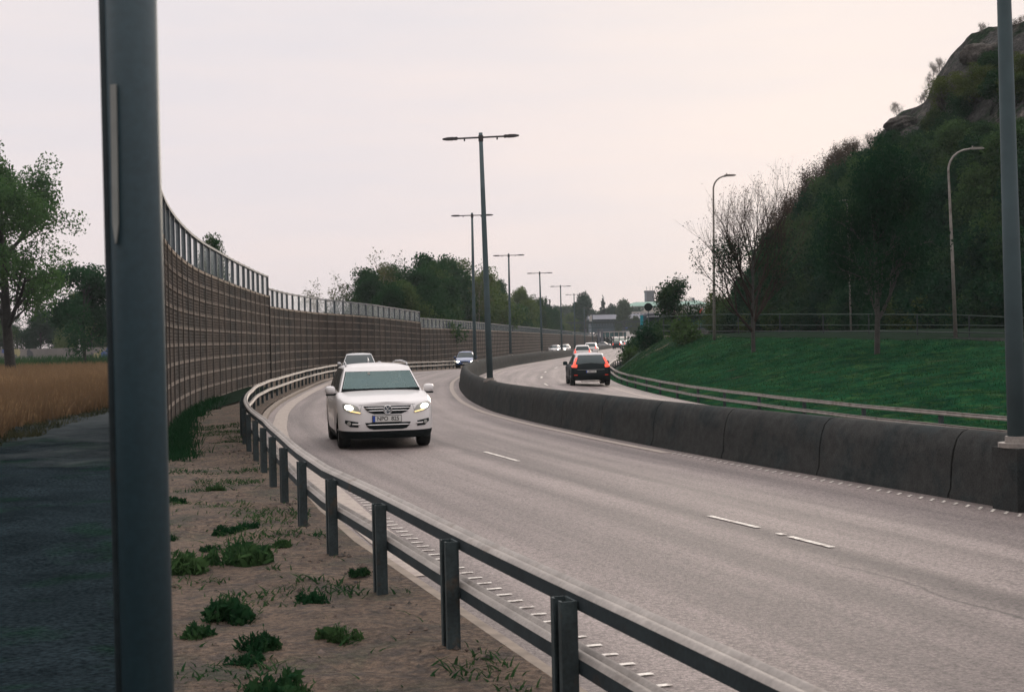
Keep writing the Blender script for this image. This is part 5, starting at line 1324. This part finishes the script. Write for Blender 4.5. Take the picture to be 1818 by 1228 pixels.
# glazed shelter building by the upper road
def bx(mb, px0, px1, py0, py1, Y, dep):
    a = at(px0, py1, Y); b = at(px1, py0, Y); mb.box(a[0], b[0], Y, Y+dep, a[2], b[2]); return mb
r = empty('shelter', at(1210, 590, 190), 0, 'low dark glazed shelter building with cyan corner post behind the fence', 'building'); L = np.array(r.location)
def part(nm, m, root, L, rects, Y, dep):
    mb = MB()
    for (a, b, c, d) in rects: bx(mb, a, b, c, d, Y, dep)
    mb.V = [tuple(np.array(v)-L) for v in mb.V]; return mb.build(nm, M[m], root)
part('roof', 'slate', r, L, [(1150, 1282, 553.5, 559)], 187, 12); part('back_wall', 'win_dark', r, L, [(1152, 1300, 559, 592)], 194, 5)
part('glazing', 'teal_glass', r, L, [(1196, 1254, 566, 588)], 190, .2); part('corner_post', 'cyan_paint', r, L, [(1256, 1266, 560, 588)], 189, 2); part('lit_panel', 'teal_glass', r, L, [(1238, 1254, 569, 577)], 188.6, .15)
part('low_wall', 'slate', r, L, [(1236, 1300, 581, 590)], 189, .3); part('column', 'bluegrey', r, L, [(1140, 1148, 560, 592)], 189, 1)
# ------------------------------------------------------------------ far town
r = empty('hall', at(1100, 590, 500), 0, 'long blue-grey hall with slate roof and pale gable beyond the bridge', 'building'); L = np.array(r.location)
a = at(1045, 562, 500); b = at(1165, 556, 500); zlo = at(1100, 566, 500)[2]; zhi = at(1100, 557, 500)[2]
mb = MB(); mb.add([(a[0], 500, zlo), (b[0]+4, 500, zlo), (b[0]+4, 512, zhi), (a[0], 512, zhi), (a[0], 524, zlo), (b[0]+4, 524, zlo)], [(0, 1, 2, 3), (3, 2, 5, 4), (0, 3, 4), (1, 5, 2)])
mb.V = [tuple(np.array(v)-L) for v in mb.V]; mb.build('roof', M['slate'], r)
part('wall', 'bluegrey', r, L, [(1050, 1168, 566, 590)], 502, 18)
for i in range(12): part('window', 'win_dark', r, L, [(1079+i*6, 1082.5+i*6, 568.5, 572.5)], 501.8, .5)
part('gable', 'pale_wall', r, L, [(1047, 1052, 560, 574)], 499, 2); part('blue_panel', 'plate_blue', r, L, [(1108, 1124, 576, 583)], 501.6, .5)
r = empty('office_block', at(1110, 560, 540), 0, 'pale flat office floor with a row of dark windows above the blue-grey hall', 'building'); L = np.array(r.location)
part('wall', 'pale_wall', r, L, [(1078, 1162, 552.5, 562)], 545, 12)
for i in range(13): part('window', 'win_dark', r, L, [(1081+i*6.2, 1085+i*6.2, 556, 559)], 544.7, .5)
r = empty('brick_house', at(1025, 570, 470), 0, 'red-brown low house seen over the noise wall left of the hall', 'building'); L = np.array(r.location)
part('wall', 'brick_red', r, L, [(1010, 1040, 568, 588)], 470, 9); part('roof', 'brick_red', r, L, [(1009, 1041, 565, 568)], 469.5, 10)
r = empty('palace', at(1180, 560, 760), 0, 'long cream building with green copper roof on the skyline', 'building'); L = np.array(r.location)
def hip(px0, px1, pye, pyr, Y, dep, inset):
    a = at(px0, pye, Y); b = at(px1, pye, Y); zr = at((px0+px1)/2, pyr, Y)[2]; mb = MB()
    mb.add([(a[0]-1, Y-1, a[2]), (b[0]+1, Y-1, a[2]), (b[0]+1, Y+dep, a[2]), (a[0]-1, Y+dep, a[2]), (a[0]+inset, Y+dep/2, zr), (b[0]-inset, Y+dep/2, zr)], [(0,1,5,4),(1,2,5),(2,3,4,5),(3,0,4),(3,2,1,0)])
    mb.V = [tuple(np.array(v)-L) for v in mb.V]; return mb
hip(1104, 1262, 544, 534.5, 760, 14, 8).build('roof', M['copper_green'], r); hip(1218, 1256, 541, 532, 752, 14, 5).build('roof', M['copper_green'], r)
part('wall', 'cream', r, L, [(1105, 1261, 543.8, 558)], 761, 12); part('wing', 'white_body', r, L, [(1221, 1254, 541, 552)], 753, 8)
for i in range(24): part('window', 'win_dark', r, L, [(1109+i*6.3, 1111.4+i*6.3, 547, 550.5)], 760.8, .4)
for i in range(6): part('window', 'win_dark', r, L, [(1226+i*4.6, 1228.2+i*4.6, 543.5, 547)], 752.8, .4)
part('chimney', 'win_dark', r, L, [(1229, 1233, 528.5, 533)], 756, 2)
r = empty('tower', at(1154, 540, 1000), 0, 'square dark tower with antennas on the skyline', 'tower'); L = np.array(r.location)
part('shaft', 'tower_brick', r, L, [(1146, 1161.5, 517, 545)], 1000, 6); part('cornice', 'tower_brick', r, L, [(1144.8, 1162.8, 515.5, 519)], 999.6, 7); part('lit_side', 'slate', r, L, [(1145.6, 1148, 519, 545)], 999.7, 4)  # paler slab on the left edge: light on the tower put into the colour
for px in (1148, 1154, 1158.5):
    mb = MB(); a = at(px, 515.5, 1003); b = at(px, 508.5, 1003); mb.tube([a-L, b-L], .14, 5); mb.build('antenna', M['lamp_dark'], r)
o = MB(); a = at(1238, 555, 185); o.add([(0, 0, 0), (.55, 0, 0), (.62, 0, .38), (.25, 0, .36), (.0, .1, 0), (.55, .1, 0), (.62, .1, .38), (.25, .1, .36), (.35, 0, .32), (.8, 0, .62), (.35, .1, .32), (.8, .1, .62)], [(0,1,2,3),(4,7,6,5),(0,4,5,1),(1,5,6,2),(2,6,7,3),(3,7,4,0),(3,2,9),(7,11,6)])
o = o.build('red_sign', M['red_paint']); o.location = a; tag(o, 'small red zigzag sign on the roof of the glazed shelter', 'sign')
# bridge
r = empty('footbridge', at(1040, 584, 400), 0, 'dark bridge with railing crossing over the road in the distance', 'bridge'); L = np.array(r.location)
part('deck', 'win_dark', r, L, [(948, 1165, 579, 584.5)], 400, 4)
part('top_rail', 'fence_dark', r, L, [(948, 1165, 572, 572.8)], 400, .1)
for i in range(44): part('railing_post', 'fence_dark', r, L, [(949+i*5, 949.8+i*5, 572.5, 579)], 400, .1)
for px in (1040, 1063, 1069, 1142): part('pier', 'slate', r, L, [(px-1.6, px+1.6, 584, 613)], 401, 1.5)
r = empty('glass_hall', at(1090, 598, 440), 0, 'low teal glass building under the bridge', 'building'); L = np.array(r.location)
part('glazing', 'teal_glass', r, L, [(1066, 1118, 590, 598)], 460, 8); part('roof', 'pale_wall', r, L, [(1064, 1120, 587.5, 590)], 459, 10)
for i in range(7): part('mullion', 'pale_wall', r, L, [(1066+i*8, 1066.8+i*8, 590, 598)], 459.8, .3)
r = empty('van', at(1120, 601, 440), 0, 'white box van parked under the far bridge', 'van'); L = np.array(r.location)
part('box_body', 'white_body', r, L, [(1113, 1127, 588.5, 598)], 440, 2); part('cab', 'white_body', r, L, [(1127, 1131, 592.5, 598)], 440, 2); part('side_window', 'win_dark', r, L, [(1127.6, 1129.6, 593, 595)], 439.9, .1)
for px in (1116, 1128): mb = MB(); c = at(px, 598.5, 440)-L; mb.tube([c, c+np.array([0, .3, 0])], .38, 14); mb.build('wheel', M['rubber'], r)
# far cars under bridge
simple_car('grey car crossing under the far bridge', 'paint_silver', 4.3, 1.75, 1.45, 'sedan', at(1072, 600, 385)[0], 385, -2.75, R(75), '')
loft('far_lawn', [lambda y: (-6.5+16.0, -2.25), lambda y: (60, -2.0)], M['bank_grass'], np.arange(400, 600, 8.0), True)
# far trees
far = [make_tree('tree', sd_, 10, .2, 'leaf_far', 'bark', 7000, .34, .62, levels=4, nb=(9, 4, 3, 2), first=.42, ang=(62, 50, 45, 40), lf=(.40, .55, .6, .6), up=.3) for sd_ in (81, 82, 83)]
i = 0
for (px, py, Y, w, lab) in [(1039,519,430,.62,'domed tree with yellow-green top beside the far lamp post'),(1108,532,480,.62,'round green tree in front of the green-roofed building'),(1128,560,420,.5,'green tree at the left of the pylon'),(1085,540,520,.6,'dark bushy tree left of the round green tree')]:
    t = at(px, py, Y); H = t[2]+2.8; inst(far[i % 3], lab, None, (t[0], t[1], -2.8), H/10*w, i, H/10); i += 1
for k in range(34):
    px = 950+k*10+rnd.uniform(-4, 4); py = 549+rnd.uniform(-6, 5)-(4 if px < 1010 else 0); Y = rnd.uniform(560, 640)
    if px > 1130: py = 540+rnd.uniform(-3, 3); Y = 900
    t = at(px, py, Y); H = t[2]+2.8; inst(far[k % 3], 'small hazy green tree in the far belt on the skyline', 'far belt of trees on the skyline', (t[0], t[1], -2.8), H/10*.85, rnd.random()*6.28, H/10)
def conifer(px, py, Y, lab, n=2600):
    t = at(px, py, Y); H = t[2]+2.8; g = np.random.default_rng(int(px)); z = H*(1-g.random(n)**.5*.98); lay = np.round(z/H*9)/9; rad = (1-z/H)*H*.24*(.6+.4*np.abs(np.sin(z/H*28))); a = g.random(n)*6.283; rr = rad*np.sqrt(g.random(n))
    c = np.stack([rr*np.cos(a), rr*np.sin(a), z-rr*.25], 1)
    r = empty('conifer', (t[0], t[1], -2.8), 0, lab, 'tree'); MB().tube([(0, 0, 0), (0, 0, H)], [.25, .03], 6).build('trunk', M['bark'], r)
    quads_mesh('crown', leaves(5, c, n, .5, .12), M['leaf_conifer'], r)
conifer(1070, 522, 520, 'sparse conifer with tiered branches on the skyline'); conifer(969, 525, 480, 'dark pointed conifer at the end of the wood', 2000); conifer(976, 531, 470, 'small dark conifer beside the pointed one', 1500)
for k in range(9):
    px = 1195+k*10; t = at(px, 529+rnd.uniform(-6, 4), 820); H = t[2]+3; inst(birch[k % 2], 'bare brownish treetop behind the green copper roof', 'bare treetops behind the green roof', (t[0], t[1], -3), H/12*.7, rnd.random()*6.28, H/12)
# painted wall far left
o = MB().box(-60, 18, -.15, .15, -.1, 2.0).build('painted_wall', M['graffiti_wall']); p = at(120, 640, 205); o.location = (p[0], p[1], -1.85); tag(o, 'long low wall covered with coloured graffiti behind the meadow at the far left', 'wall')
p = at(141, 616, 203); r = empty('post', (p[0], p[1], -1.85), 0, 'thin white post standing at the painted wall', 'post'); MB().box(-.12, .12, -.1, .1, 0, 3.2).build('shaft', M['white_body'], r); MB().box(-.16, .16, -.14, .14, 3.2, 3.3).build('cap', M['white_body'], r)
# leftover prototypes that were never placed
for o in list(bpy.data.objects):
    if o.type == 'EMPTY' and o.parent is None and 'label' not in o:
        for c in kids(o): bpy.data.objects.remove(c)
        bpy.data.objects.remove(o)
# haze
HZ = .00022
if HZ:
    o = MB().box(-1500, 1500, -60, 1600, -4.3, 60).build('haze', None); o['kind'] = 'stuff'
    m = bpy.data.materials.new('haze'); m.use_nodes = True; nt = m.node_tree; nt.nodes.clear()
    v = N(nt, 'ShaderNodeVolumePrincipled', inp={'Color': (.80, .88, .92, 1), 'Density': HZ}); u = N(nt, 'ShaderNodeOutputMaterial'); nt.links.new(v.outputs[0], u.inputs[1]); o.data.materials.append(m)
